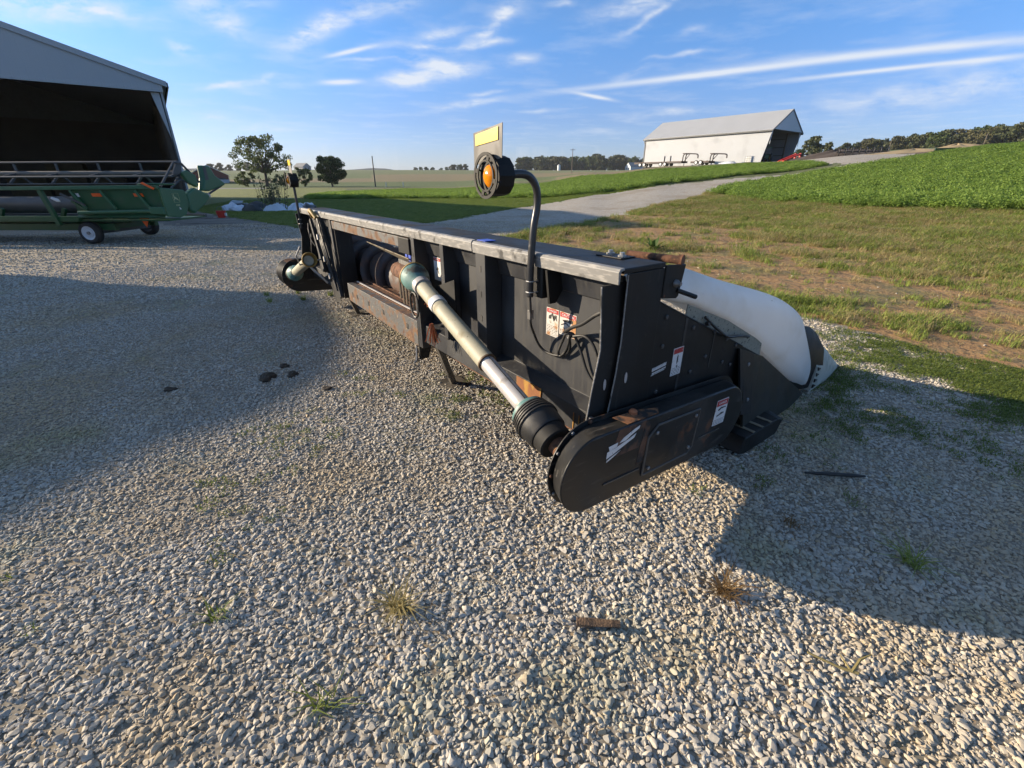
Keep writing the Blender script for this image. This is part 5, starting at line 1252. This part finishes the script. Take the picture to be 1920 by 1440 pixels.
it = small('caged_tank', 3.2, .3, 4.3, 'white caged water tank at the front corner of the white shed', 'tank')
MB().box(-.5, .5, -.45, .45, .18, 1.1).build('tank_body', mat('milky_tank', (.6, .61, .6), .5), it, bevel=.06)
MB().box(-.6, .6, -.55, .55, 0, .15).build('pallet', m_post, it)
for z in (.2, .5, .8, 1.1):
    MB().tube([(-.58, -.53, z), (.58, -.53, z), (.58, .53, z), (-.58, .53, z), (-.58, -.53, z)], .018, 6).build('cage_bar', m_bolt, it)
for x in (-.58, -.2, .2, .58):
    for y in (-.53, .53): MB().tube([(x, y, .15), (x, y, 1.12)], .018, 6).build('cage_bar', m_bolt, it)
MB().lathe([(0, .12), (.06, .12)], (0, 0, 1.1), (0, 0, 2), 12).build('cap', m_trim, it)
# red loader frame in front of the shed
rd = empty('red_loader_frame', (45.2, 80.6, 4.12), R(20), 'bright red loader frame lying before the open end of the white shed', 'implement')
m_redp = mat('red_paint', (.55, .035, .02), .4, var=.15)
MB().bar((-2.6, 0, .16), (.2, 0, .16), .14, .18).build('ground_skid', m_redp, rd)
MB().bar((-1.4, .0, .3), (2.0, .0, 1.38), .2, .2).build('boom', m_redp, rd)
MB().bar((-1.4, .9, .3), (2.0, .9, 1.38), .2, .2).build('boom', m_redp, rd)
MB().bar((2.0, 0, 1.5), (2.0, 0, .0), .22, .22, (0, 1, 0)).build('upright', m_redp, rd)
MB().bar((2.0, .9, 1.5), (2.0, .9, .0), .22, .22, (0, 1, 0)).build('upright', m_redp, rd)
MB().bar((1.9, 0, 1.2), (1.9, .9, 1.2), .14, .14).build('cross_tube', m_redp, rd)
MB().bar((-1.2, 0, .3), (-1.2, .9, .3), .14, .14).build('cross_tube', m_redp, rd)
MB().bar((-1.0, 0, .05), (-1.0, .0, .35), .14, .14, (0, 1, 0)).build('foot', m_redp, rd)
# green machine parked inside
gm = empty('green_tractor', (46.5, 91.5, 4.6), R(80), 'small green tractor half hidden in the mouth of the white shed', 'tractor')
MB().prism([(-1.2, .6), (1.0, .6), (1.1, 1.2), (.9, 1.45), (-.4, 1.5), (-.7, 1.3), (-1.2, 1.2)], 1, -.35, .35).build('bonnet', m_gshell, gm, bevel=.06)
MB().box(-1.5, -.6, -.5, .5, 1.3, 2.3).build('cab_glass', m_trim, gm, bevel=.04)
MB().box(-1.55, -.5, -.55, .55, 2.3, 2.4).build('cab_roof', m_gshell, gm, bevel=.03)
for x, y, r in ((-1.1, -.75, .75), (-1.1, .5, .75), (.8, -.7, .45), (.8, .48, .45)):
    w_ = MB().lathe([(0, r*.5), (0, r*.9), (.06, r), (.2, r), (.26, r*.9), (.26, r*.5)], (x, y, r), (x, 9, r), 20, caps=False).build('wheel', m_tyre, gm, smooth=40)
    MB().lathe([(.04, 0), (.04, r*.5), (.2, r*.5), (.2, 0)], (x, y, r), (x, 9, r), 14).build('rim', mat('yellow_rim', (.6, .42, .03), .5), w_)
# black tine cultivator on the bare earth
cu = empty('tine_cultivator', (53, 75.5, 4.5), R(-28), 'black tine cultivator standing on bare earth right of the white shed', 'implement')
m_iron = mat('black_iron', (.02, .02, .022), .5, var=.2)
MB().box(-3.2, 3.2, -.06, .06, 1.0, 1.12).build('front_bar', m_iron, cu); MB().box(-3.2, 3.2, .9, 1.02, 1.0, 1.12).build('rear_bar', m_iron, cu)
for k in range(8):
    x = -3+k*.86
    MB().tube(bez([(x, -.1, 1.1), (x, -.5, 1.55), (x, -.95, 1.2), (x, -.75, .6), (x, -.4, .0)], 16), .075, 6).build('tine', m_iron, cu, smooth=60)
    MB().box(x-.16, x+.16, -.35, .1, .9, 1.4).build('spring_box', m_iron, cu)
for x in (-2, 2): MB().box(x-.06, x+.06, .06, .9, 1.0, 1.1).build('cross_tube', m_iron, cu)
for x in (-2.2, 2.2):
    MB().lathe([(0, .15), (0, .4), (.2, .4), (.2, .15)], (x, 1.1, .42), (x+5, 1.1, .42), 16).build('gauge_wheel', m_tyre, cu)
# green seed drill on the sand heap
sdx = empty('green_seed_drill', (57.5, 66, 4.55), R(-30), 'low dark green seed drill on the sandy bank at the crop edge', 'implement')
MB().prism([(-.5, .9), (.5, .9), (.65, 1.5), (-.65, 1.5)], 0, -2.1, 2.1).build('seed_box', mat('dark_green_drill', (.006, .03, .014), .5), sdx, bevel=.04)
MB().box(-2.2, 2.2, -.6, .6, .55, .68).build('frame', m_green, sdx)
for k in range(10):
    MB().lathe([(0, .24), (.02, .24)], (-1.9+k*.42, .3, .26), (9, .3, .26), 14).build('disc', m_iron, sdx)
    MB().bar((-1.9+k*.42, .3, .26), (-1.9+k*.42, -.1, .6), .05, .05, (1, 0, 0)).build('disc_arm', m_iron, sdx)
for x in (-2.35, 2.2):
    MB().lathe([(0, .2), (0, .5), (.15, .5), (.15, .2)], (x, -.3, .5), (9, -.3, .5), 18).build('wheel', m_tyre, sdx)
sdx.scale = (.62, .62, .62)
# dark disc harrow left of it
dh = empty('disc_harrow', (50.4, 85.5, 4.75), R(5), 'dark disc harrow behind the red loader frame', 'implement')
MB().box(-2.4, 2.4, -.7, -.58, .8, .92).build('frame_bar', m_iron, dh); MB().box(-2.4, 2.4, .6, .72, .8, .92).build('frame_bar', m_iron, dh)
for x in (-2, 0, 2): MB().box(x-.06, x+.06, -.58, .6, .8, .9).build('cross_tube', m_iron, dh)
for k in range(12):
    for y in (-.64, .66): MB().lathe([(0, .3), (.03, .28)], (-2.3+k*.42, y, .3), (9, y+1.5, .3), 14).build('disc', m_iron, dh)
MB().bar((0, -.6, .9), (0, -2.2, .7), .12, .12).build('drawbar', m_iron, dh)
# sand and earth heaps
def heap(name, x, y, rx, ry, h, m, label, cat, seed):
    rr = np.random.RandomState(seed); n1, n2 = 36, 14; V = []; Fc = []
    for j in range(n2+1):
        t = j/n2
        for i in range(n1):
            a = i/n1*6.283; wob = 1+.12*math.sin(3*a+seed)+.08*math.sin(7*a+seed*2)
            px, py = x+rx*t*wob*math.cos(a), y+ry*t*wob*math.sin(a)
            V.append((px, py, float(gz_at(px, py)) - .05 + h*(1-t)**.8*(1+.15*math.sin(5*a+4*t+seed))))
    for j in range(n2):
        for i in range(n1): Fc.append((j*n1+i, (j+1)*n1+i, (j+1)*n1+(i+1) % n1, j*n1+(i+1) % n1))
    o = MB().add(V, Fc).build(name, m, None, smooth=60)
    return tag(o, label, cat)
m_sand = mat('sandy_soil', (.36, .27, .15), .95, var=.2, vscale=1.2, bump=.4, bscale=8)
m_mulch = mat('dark_earth', (.075, .055, .042), .95, var=.3, vscale=2, bump=.5, bscale=6)
heap('sand_heap', 62.5, 70.5, 4.2, 2.4, .7, m_sand, 'pale sandy bank right of the green seed drill', 'heap', 3)
heap('sand_heap', 56.5, 70.5, 6.5, 2.2, .5, m_sand, 'long sandy bank behind the green seed drill', 'heap', 5)
heap('earth_bank', 52, 80, 9.5, 3.2, .95, m_mulch, 'low dark earth bank behind the tine cultivator', 'heap', 7)

# ------------------------------------------------------------------ trees
m_bark = mat('tree_bark', (.07, .055, .042), .9, var=.3, vscale=2, bump=.4, bscale=12)
m_leafA = leafmat('oak_leaf', (.04, .065, .018), (.11, .135, .038), .4)
m_leafB = leafmat('maple_leaf', (.035, .065, .018), (.095, .125, .035), .4)
m_leafC = leafmat('wood_leaf', (.045, .062, .026), (.11, .118, .05), .25)
m_leafD = leafmat('wood_leaf_olive', (.06, .066, .03), (.135, .125, .056), .25)
def leaf_quads(r, p, n, rad, ls, V, Fc, flat=.75):
    for _ in range(n):
        d = Vector((r.gauss(0, 1), r.gauss(0, 1), r.gauss(0, 1))).normalized()*(rad*r.random()**.45)
        c = p + Vector((d.x, d.y, d.z*flat)); s = ls*r.uniform(.6, 1.3)
        e = Euler((r.uniform(0, 6.28), r.uniform(0, 6.28), r.uniform(0, 6.28))).to_matrix(); b = len(V)
        for q in ((-.5, -.15, 0), (0, -.5, .1), (.5, -.1, 0), (.1, .5, -.1)): V.append(tuple(c + e @ Vector(q)*s))
        Fc.append((b, b+1, b+2, b+3))
def tree_meshes(kind, H, Rc, th, nclump, nleaf, ls, seed, lm, crad=(.16, .30), low=.28, wide=1.0):
    r = random.Random(seed); m = MB(); tips = []
    top = Vector((r.gauss(0, .03*H), r.gauss(0, .03*H), th))
    tr_ = H*.035
    m.tube([(0, 0, -.3), (0, 0, .2), tuple(top*.6), tuple(top)], [tr_*1.45, tr_*1.1, tr_*.9, tr_*.75], 8)
    for k in range(nclump):
        # crown points spread over an uneven dome
        u_ = (k+.5)/nclump; zz = low + (1-low)*u_**.85; a = k*2.399 + r.uniform(-.4, .4)
        prof = math.sqrt(max(.02, 1-((zz-.58)/(.47 if zz > .58 else .42))**2))
        rr_ = Rc*prof*(r.uniform(.7, 1.05) if k % 3 else r.uniform(.1, .6))
        p = Vector((rr_*math.cos(a)*wide, rr_*math.sin(a), zz*H*r.uniform(.93, 1.04)))
        tips.append(p)
        if k % 2 == 0 or nclump < 20:
            mid = top.lerp(p, .5) + Vector((r.gauss(0, .3), r.gauss(0, .3), -.06*H*r.random()))
            m.tube([tuple(top*.9), tuple(mid), tuple(p)], [tr_*.5, tr_*.28, tr_*.08], 5)
    V, Fc = [], []
    for p in tips:
        leaf_quads(r, p, nleaf, Rc*r.uniform(*crad), ls, V, Fc)
    me = bpy.data.meshes.new(kind+'_crown'); me.from_pydata(V, [], Fc); me.materials.append(lm)
    return m, me
def tree(name, H, Rc, th, nc, nl, ls, seed, lm, loc, label, **kw):
    m, me = tree_meshes(name, H, Rc, th, nc, nl, ls, seed, lm, **kw)
    t = empty(name, loc, 0, label, 'tree')
    m.build('trunk', m_bark, t, smooth=60)
    c = bpy.data.objects.new('crown', me); COL.objects.link(c); c.parent = t
    return t
tree('spreading_tree', 11.2, 6.2, 3.6, 52, 110, .36, 4, m_leafA, (-63.0, 125, .1), 'tall spreading tree with open crown left of the far lamp', crad=(.15, .25), low=.34)
tree('round_tree', 6.7, 3.3, 1.1, 46, 230, .30, 9, m_leafB, (-45.3, 122.5, .1), 'small round dense tree standing alone in the green field', crad=(.24, .36), low=.2)
tree('low_bush', 3.4, 2.6, .5, 16, 70, .34, 12, m_leafB, (-68.0, 124, .1), 'low dark bush at the foot of the spreading tree on its left', low=.15)
tree('low_bush', 2.8, 2.4, .4, 14, 70, .34, 13, m_leafA, (-58.5, 124, .1), 'rounded bush just right of the spreading tree trunk', low=.15)
tree('low_bush', 4.3, 2.7, .6, 18, 70, .34, 14, m_leafB, (-53.8, 126, .1), 'dark bush behind the far lamp between the two trees', low=.12)
tree('hill_tree', 6, 3.6, 1, 16, 60, .6, 15, m_leafC, (-214, 470, 9.8), 'lone dark tree on the far ridge above the round tree', low=.2)
wood = []
for k in range(6):
    H_ = 9.5+1.2*(k % 3)
    m, me = tree_meshes('wood', H_, H_*.42, H_*.2, 26, 60, .95, 100+k, (m_leafC, m_leafD, m_leafB)[k % 3], crad=(.3, .46), low=.1)
    t = empty('woodland_tree', (0, 0, 0)); m.build('trunk', m_bark, t, smooth=60)
    c = bpy.data.objects.new('crown', me); COL.objects.link(c); c.parent = t; wood.append(t)
used = [False]*6
def plant(az, rg, h, label, group, rnd_):
    k = rnd_.randrange(6)
    if used[k]: t = copy_tree(wood[k])
    else: t = wood[k]; used[k] = True
    X = rg*math.sin(R(az)); Y = rg*math.cos(R(az)); s = h/(9.5+1.2*(k % 3))
    t.location = (X, Y, float(tz(X, Y))-.2); t.rotation_euler = (0, 0, rnd_.uniform(0, 6.28)); t.scale = (s*rnd_.uniform(.95, 1.25), s*rnd_.uniform(.95, 1.25), s)
    tag(t, label, 'tree', group)
rw = random.Random(77)
for k in range(34):
    az = 33.2+k*.68+rw.uniform(-.2, .2); plant(az, 345+rw.uniform(-12, 25), 6.2+4.6*min(1, k/20)+rw.uniform(-1.2, 1.6), 'tree in the wood along the rising ground at right', 'wood on the right', rw)
for k in range(22):
    az = 35.5+k*1.0+rw.uniform(-.3, .3); plant(az, 385+rw.uniform(-10, 20), 8.5+3*min(1, k/10)+rw.uniform(-1.5, 2.2), 'tree in the wood along the rising ground at right', 'wood on the right', rw)
plant(31.0, 225, 7.2, 'round tree just right of the white shed', 'trees by the white shed', rw)
plant(32.2, 250, 5.0, 'smaller tree right of the round tree by the white shed', 'trees by the white shed', rw)
plant(30.0, 235, 4.2, 'low tree half hidden by the right wall of the white shed', 'trees by the white shed', rw)
for k in range(30):
    az = -.6+k*.56+rw.uniform(-.2, .2); plant(az, 575+rw.uniform(-12, 30), 13.5+rw.uniform(-3, 3.2)-(4 if k < 3 else 0), 'tree in the long wood on the skyline left of the white shed', 'wood on the skyline', rw)
for k in range(12):
    az = 2+k*1.2+rw.uniform(-.3, .3); plant(az, 625, 17.5+rw.uniform(-2, 2), 'tree in the long wood on the skyline left of the white shed', 'wood on the skyline', rw)
for k in range(9):
    az = -11.2+k*.72+rw.uniform(-.15, .15); plant(az, 610, 4.2+(4.0 if k > 5 else rw.uniform(0, 1.5)), 'small distant tree on the far ridge left of the lamp', 'trees on the far ridge', rw)
for k in range(7):
    az = -31.5+k*.8; plant(az, 590, 7+rw.uniform(-1, 2), 'distant tree on the skyline behind the spreading tree', 'trees behind the spreading tree', rw)
hl = MB(); V = []; Fc = []
for k in range(41):
    az = -40+k*1.6; rg = 2300
    for z in (-5, 40+9*math.sin(k*.55)+5*math.sin(k*1.3)): V.append((rg*math.sin(R(az)), rg*math.cos(R(az)), z))
    V.append((rg*1.2*math.sin(R(az)), rg*1.2*math.cos(R(az)), 20))
for k in range(40):
    for j in (0, 1): Fc.append((3*k+j, 3*k+3+j, 3*k+4+j, 3*k+1+j))
tag(hl.add(V, Fc).build('hills', mat('wooded_hills', (.05, .07, .04), .95, var=.3, vscale=.01), None), kind='structure')

# ------------------------------------------------------------------ poles, posts and far buildings
m_pole = mat('weathered_pole', (.14, .115, .09), .85, var=.2)
def pole(x, y, h, label, arm=True):
    z = float(tz(x, y)); t = empty('utility_pole', (x, y, z), 0, label, 'pole')
    MB().tube([(0, 0, -.3), (0, 0, h*.5), (0, 0, h)], [.16, .14, .11], 10).build('pole_shaft', m_pole, t, smooth=60)
    if arm:
        MB().box(-1.1, 1.1, -.06, .06, h-.55, h-.42).build('cross_arm', m_pole, t)
        for s in (-1, -.4, .4, 1): MB().lathe([(0, .03), (.05, .06), (.14, .04)], (s, 0, h-.42), (s, 0, h), 8).build('insulator', m_white, t)
    else:
        MB().lathe([(0, .03), (.05, .07), (.16, .04)], (.16, 0, h-.2), (.16, 0, h), 8).build('insulator', m_white, t)
    return t
pole(-34.6, 122.9, 6.9, 'slim wooden utility pole standing right of the round tree', False)
pole(24.6, 202, 9.2, 'wooden utility pole with cross arm before the skyline wood')
def fpost(x, y, h, label, m, grp):
    t = MB().tube([(0, 0, -.2), (0, 0, h*.9), (0, 0, h)], [.09, .09, .03], 8).build('marker_post', m, None)
    t.location = (x, y, float(tz(x, y))); tag(t, label, 'post', grp)
m_wp = mat('white_post', (.65, .64, .58), .6)
for (px, lab) in ((724, 'pale marker post right of the slim pole'), (756, 'pale marker post farther right of the slim pole')):
    g_ = sky_dir(px, 347)[0]; fpost(g_*118, 118, 1.15, lab, m_wp, 'pale posts in the field')
for (az, rg, lab) in ((37.0, 190, 'left of the two leaning fence posts before the right wood'), (43.2, 185, 'right of the two leaning fence posts before the right wood')):
    fpost(rg*math.sin(R(az)), rg*math.cos(R(az)), 2.6, lab, m_pole, 'fence posts before the wood')
rb = empty('red_barn', (-93.0, 150, .1), R(29), 'red barn with white lower wall beyond the green header', 'barn')
m_rb = mat('barn_red', (.13, .035, .03), .7, var=.25, vscale=1); m_rw = mat('barn_white', (.42, .47, .52), .6, var=.1)
MB().prism([(-5, .0), (5, .0), (5, 1.7), (-5, 1.7)], 1, 0, 14).build('lower_wall', m_rw, rb)
MB().prism([(-4.98, 1.705), (4.98, 1.705), (4.98, 3.0), (0, 5.5), (-4.98, 3.0)], 1, .02, 13.98).build('upper_wall', m_rb, rb)
for s in (-1, 1): MB().loft([(0, -.5, 5.75), (s*5.5, -.5, 2.95), (s*5.5, -.5, 2.83), (0, -.5, 5.6)], [(0, 14.5, 5.75), (s*5.5, 14.5, 2.95), (s*5.5, 14.5, 2.83), (0, 14.5, 5.6)]).build('roof', m_shroof, rb)
MB().box(1.2, 4.4, -.05, -.005, 1.72, 2.2).build('dark_band', m_trim, rb)
MB().box(-1.5, 1.5, -.06, -.01, .05, 2.6).build('barn_door', m_rb, rb)
lt = empty('lean_to_shelter', (-85.0, 153, .1), R(29), 'open dark lean-to shelter just right of the red barn', 'shelter')
MB().loft([(-1.9, 0, 2.4), (3.6, 0, 1.8), (3.6, 0, 1.7), (-1.9, 0, 2.3)], [(-1.9, 6, 2.4), (3.6, 6, 1.8), (3.6, 6, 1.7), (-1.9, 6, 2.3)]).build('shelter_roof', m_trim, lt)
for x in (-1.6, .0, 1.6, 3.3): MB().box(x-.1, x+.1, .05, .25, 0, 2.3-.11*(x+1.9)-.06).build('shelter_post', m_pole, lt)
MB().box(-1.8, 2.6, 5.6, 5.8, 0, 1.7).build('shelter_back', m_pole, lt)
MB().prism([(-1.2, 0), (1.2, 0), (.8, .9), (-.4, 1.0)], 1, 2, 4).build('stored_heap', m_mulch, lt)
def house(x, y, z, rz, w, d, h, rise, label, mwall, mroof, name='farmhouse', cat='house'):
    t = empty(name, (x, y, z), rz, label, cat)
    MB().prism([(-w/2, -1), (w/2, -1), (w/2, h), (0, h+rise), (-w/2, h)], 1, 0, d).build('wall', mwall, t)
    for s in (-1, 1): MB().loft([(0, -.4, h+rise+.25), (s*(w/2+.5), -.4, h-.1), (s*(w/2+.5), -.4, h-.3), (0, -.4, h+rise+.02)], [(0, d+.4, h+rise+.25), (s*(w/2+.5), d+.4, h-.1), (s*(w/2+.5), d+.4, h-.3), (0, d+.4, h+rise+.02)]).build('roof', mroof, t)
    for x0 in (-w*.3, w*.12): MB().box(x0, x0+w*.16, -.08, -.01, h*.35, h*.75).build('window', m_trim, t)
    return t
m_hroof = mat('grey_shingles', (.22, .22, .22), .8)
gq = sky_dir(1178, 307)[0]; house(gq*545, 545, float(tz(gq*545, 545))-.5, R(-70), 11, 16, 4.2, 4.2, 'small pale farmhouse before the skyline wood beside the white shed', m_rw, m_hroof)
gq = sky_dir(576, 316)[0]; house(gq*480, 480, float(tz(gq*480, 480)), R(60), 9, 14, 3.0, 3, 'low grey farm building on the ridge by the lone hill tree', mat('grey_wall', (.2, .22, .25), .7), m_hroof, 'farm_building', 'building')
gq = sky_dir(1048, 312)[0]
si = empty('white_silo', (gq*520, 520, float(tz(gq*520, 520))-.3), 0, 'small white silo before the skyline wood left of the pole', 'silo')
MB().lathe([(0, 1.6), (5.2, 1.6)], (0, 0, 0), (0, 0, 1), 18).build('silo_body', mat('silo_white', (.7, .71, .72), .5), si, smooth=40)
MB().lathe([(5.2, 1.75), (6.3, .1)], (0, 0, 0), (0, 0, 1), 18).build('silo_roof', m_shroof, si, smooth=30)

# ------------------------------------------------------------------ odds and ends by the lawn
rg2 = random.Random(21)
bed = empty('plastic_sheet_ring', (-14.3, 28.3, 0), 0, 'ring of crumpled white plastic sheeting round dry stalks at the lawn edge', 'plastic sheet')
for k in range(11):
    a = k/11*6.283; q = MB(); RS = []; rx, ry, hh = rg2.uniform(.5, .8), rg2.uniform(.3, .45), rg2.uniform(.22, .42)
    for j in range(7):
        t = -1+2*j/6; e = math.sqrt(max(.03, 1-t*t)); RS.append([(t*rx, e*ry*math.cos(b)*(1+.25*math.sin(3*b+k)), max(0, e*hh*(math.sin(b)+.22*math.sin(4*b+k+j)))) for b in [i*math.pi/7 for i in range(8)]])
    o = q.rings(RS).build('crumpled_sheet', mat('white_plastic', (.55, .6, .68), .35, var=.15, vscale=4) if k % 4 else mat('dark_plastic', (.05, .055, .06), .4), bed, smooth=35)
    o.location = (2.0*math.cos(a)*1.1, 1.6*math.sin(a), 0); o.rotation_euler = (0, 0, a+1.57)
ds_ = empty('dry_stalk_clump', (-14.2, 28.4, 0), 0, 'clump of tall dry bare stalks inside the white plastic ring', 'plant')
q = MB(); q2 = MB()
for k in range(46):
    a = rg2.uniform(0, 6.283); d = rg2.uniform(0, .8); h_ = rg2.uniform(1.1, 2.0); x, y = d*math.cos(a), d*math.sin(a)
    q.tube([(x, y, 0), (x*1.15, y*1.15, h_*.5), (x*1.35+rg2.gauss(0, .06), y*1.35, h_)], [.016, .012, .006], 4)
    for j in range(4): leaf_quads(rg2, Vector((x*1.2, y*1.2, h_*rg2.uniform(.3, 1))), 2, .12, .10, q2.v, q2.f)
q.build('stalks', mat('dry_stalk', (.16, .14, .09), .8, var=.3), ds_); q2.build('leaves', leafmat('stalk_leaf', (.06, .08, .03), (.16, .15, .07)), ds_)
bxo = empty('plastic_crate', (-17.2, 30.0, 0), R(25), 'black and white plastic crate lying on the shaded lawn', 'crate')
MB().box(-.55, .55, -.35, .35, .02, .28).build('crate_body', m_trim, bxo, bevel=.04)
MB().prism([(-.5, .285), (.2, .285), (.3, .42), (-.3, .46)], 1, -.3, .25).build('crate_lid', m_rw, bxo, bevel=.02)
rc = empty('red_bucket', (-13.7, 22.3, 0), 0, 'small red plastic bucket on the muddy edge of the yard', 'bucket')
MB().lathe([(0, .16), (.30, .21), (.30, .19), (.03, .145)], (0, 0, 0), (0, 0, 1), 18).build('bucket_body', m_redp, rc, smooth=40)
MB().tube([(.2*math.cos(t), .0, .28+.2*math.sin(t)) for t in [k*math.pi/8 for k in range(9)]], .008, 6).build('handle', m_bolt, rc)
MB().box(.18, .24, -.05, .05, .08, .2).build('label', m_white, rc)

# ------------------------------------------------------------------ small things on the gravel
def gset(o, x, y, dz=0): o.location = (x, y, float(gz_at(x, y))+dz)
def dead_tuft(x, y, n, h, m, label, seed, lean=1.6):
    V, Fc = blades(n, h, .035, .005, seed, lean)
    o = MB().add(V, Fc).build('dry_grass_tuft', m, None); gset(o, x, y, .005); tag(o, label, 'grass tuft')
dead_tuft(-.46, 1.26, 90, .12, m_straw, 'straw-yellow dead grass tuft on the gravel left of the broken stick', 201)
dead_tuft(.91, 1.34, 90, .11, m_brownleaf, 'brown dead grass tuft on the gravel beside the big shadow', 202)
dead_tuft(-.63, .89, 24, .09, m_moss, 'sparse green weed tuft near the bottom edge of the gravel', 203)
dead_tuft(-1.18, 1.22, 20, .07, m_moss, 'small green weed sprig on the gravel at lower left', 204)
dead_tuft(1.82, 1.49, 60, .12, m_grass, 'dark green grass tuft inside the big shadow', 205)
dead_tuft(1.42, 1.75, 26, .08, m_brownleaf, 'thin brown weed at the notch of the big shadow', 206)
for k, (x, y) in enumerate(((-3.29, 6.78), (-3.73, 6.68), (-2.76, 6.68), (-3.5, 6.3), (-3.05, 6.4))):
    dead_tuft(x, y, 50, .12, m_grass if k % 2 else m_moss, ('low green weeds', 'short grass tuft', 'patch of green weeds', 'thin grass tuft', 'tuft of green weeds')[k] + ' at the edge of the broad shadow, ' + ('first', 'second', 'third', 'fourth', 'fifth')[k] + ' counted', 210+k, 1.0)
wd = MB().add([], [])
RS = []
for k in range(6):
    t = k/5; RS.append([(-.085+.17*t, .018*math.cos(b)*(1+.2*math.sin(b*2+k)), .012+.010*math.sin(b)*(1+.3*math.sin(k*2))) for b in [i*.9 for i in range(7)]])
o = MB().rings(RS).build('broken_stick', mat('brown_wood', (.12, .075, .045), .9, var=.4, vscale=40, bump=.4, bscale=120), None); gset(o, .34, 1.19, .010); o.rotation_euler = (0, 0, R(-4)); tag(o, 'short brown split stick lying on the sunlit gravel', 'stick')
o = MB().tube([(-.16, 0, .02), (-.03, .004, .018), (.12, .0, .02), (.17, -.004, .022)], [.006, .012, .011, .006], 6).build('dark_bar', m_rubber, None, smooth=60); gset(o, 1.89, 2.14, .012); o.rotation_euler = (0, 0, R(-6)); tag(o, 'thin dark bar lying on gravel in the header shadow', 'bar')
tw = MB(); tw.tube([(-.12, .05, .03), (-.03, .0, .02), (.02, -.02, .02)], [.004, .005, .006], 5).tube([(.0, -.015, .02), (.05, .02, .035), (.10, .035, .04)], [.006, .005, .002], 5).tube([(.0, -.015, .02), (-.01, .04, .035)], [.004, .002], 5)
o = tw.build('dry_twig', m_straw, None); gset(o, 1.2, 1.01, .01); tag(o, 'forked straw-coloured twig on the gravel at lower right', 'twig')
def clod(x, y, s, label, seed):
    bm = bmesh.new(); bmesh.ops.create_icosphere(bm, subdivisions=3, radius=s); rr = random.Random(seed)
    for v in bm.verts:
        p = v.co; n_ = .75+.2*math.sin(p.x*60/s*.05+seed)+.18*math.sin(p.y*90/s*.05)+.12*rr.random(); v.co = Vector((p.x*n_*1.3, p.y*n_, max(-.2*s, p.z*n_*.55)))
    me = bpy.data.meshes.new('soil_clod'); bm.to_mesh(me); bm.free(); me.materials.append(mat('dark_clod', (.055, .042, .03), .95, var=.3, vscale=20, bump=.5, bscale=80))
    o = bpy.data.objects.new('soil_clod', me); COL.objects.link(o); gset(o, x, y, .01); tag(o, label, 'clod', 'soil clods on the gravel')
clod(-2.17, 3.58, .075, 'largest dark soil clod in the broad shadow left of the stand', 1)
clod(-1.96, 3.64, .05, 'dark soil clod just right of the largest clod', 2)
clod(-2.13, 3.84, .04, 'small dark clod behind the largest clod', 3)
clod(-2.87, 3.36, .04, 'small dark clod alone in the middle of the broad shadow', 4)
clod(-1.55, 3.35, .03, 'little dark clod at the right edge of the broad shadow', 5)
# broad-leaved weed in the soil beyond the header
wb_ = MB(); r_ = random.Random(31)
for k in range(26):
    a = k*2.399; L_ = r_.uniform(.3, .5); el = r_.uniform(.35, 1.2); w = .05; ca, sa = math.cos(a), math.sin(a); P_ = []
    for t, ww in ((0, .25), (.35, 1), (.7, .8), (1, .05)):
        d = L_*t*math.cos(el); z = L_*t*math.sin(el)-.25*L_*t*t; P_ += [(d*ca-sa*w*ww, d*sa+ca*w*ww, z), (d*ca+sa*w*ww, d*sa-ca*w*ww, z)]
    wb_.add(P_, [(0, 1, 3, 2), (2, 3, 5, 4), (4, 5, 7, 6)])
o = wb_.build('broad_leaf_weed', leafmat('dock_leaf', (.05, .10, .02), (.10, .16, .04)), None); gset(o, 3.55, 11.5); tag(o, 'broad-leaved green weed on bare soil beyond the header', 'weed')

# ------------------------------------------------------------------ thin autumn haze in the air
hz = MB().box(-2950, 2950, -2950, 2950, -8, 62).build('haze', mat('haze_air', (1, 1, 1)), None)
hm = bpy.data.materials.new('haze_volume'); hm.use_nodes = True; hn = hm.node_tree
hn.nodes.remove(hn.nodes['Principled BSDF'])
pv = hn.nodes.new('ShaderNodeVolumePrincipled'); pv.inputs['Color'].default_value = (.86, .92, 1, 1); pv.inputs['Density'].default_value = .00012; pv.inputs['Anisotropy'].default_value = .2
hn.links.new(pv.outputs[0], hn.nodes['Material Output'].inputs['Volume'])
hz.data.materials.clear(); hz.data.materials.append(hm)
tag(hz, kind='stuff', label='thin pale haze filling the air over the fields', cat='haze')
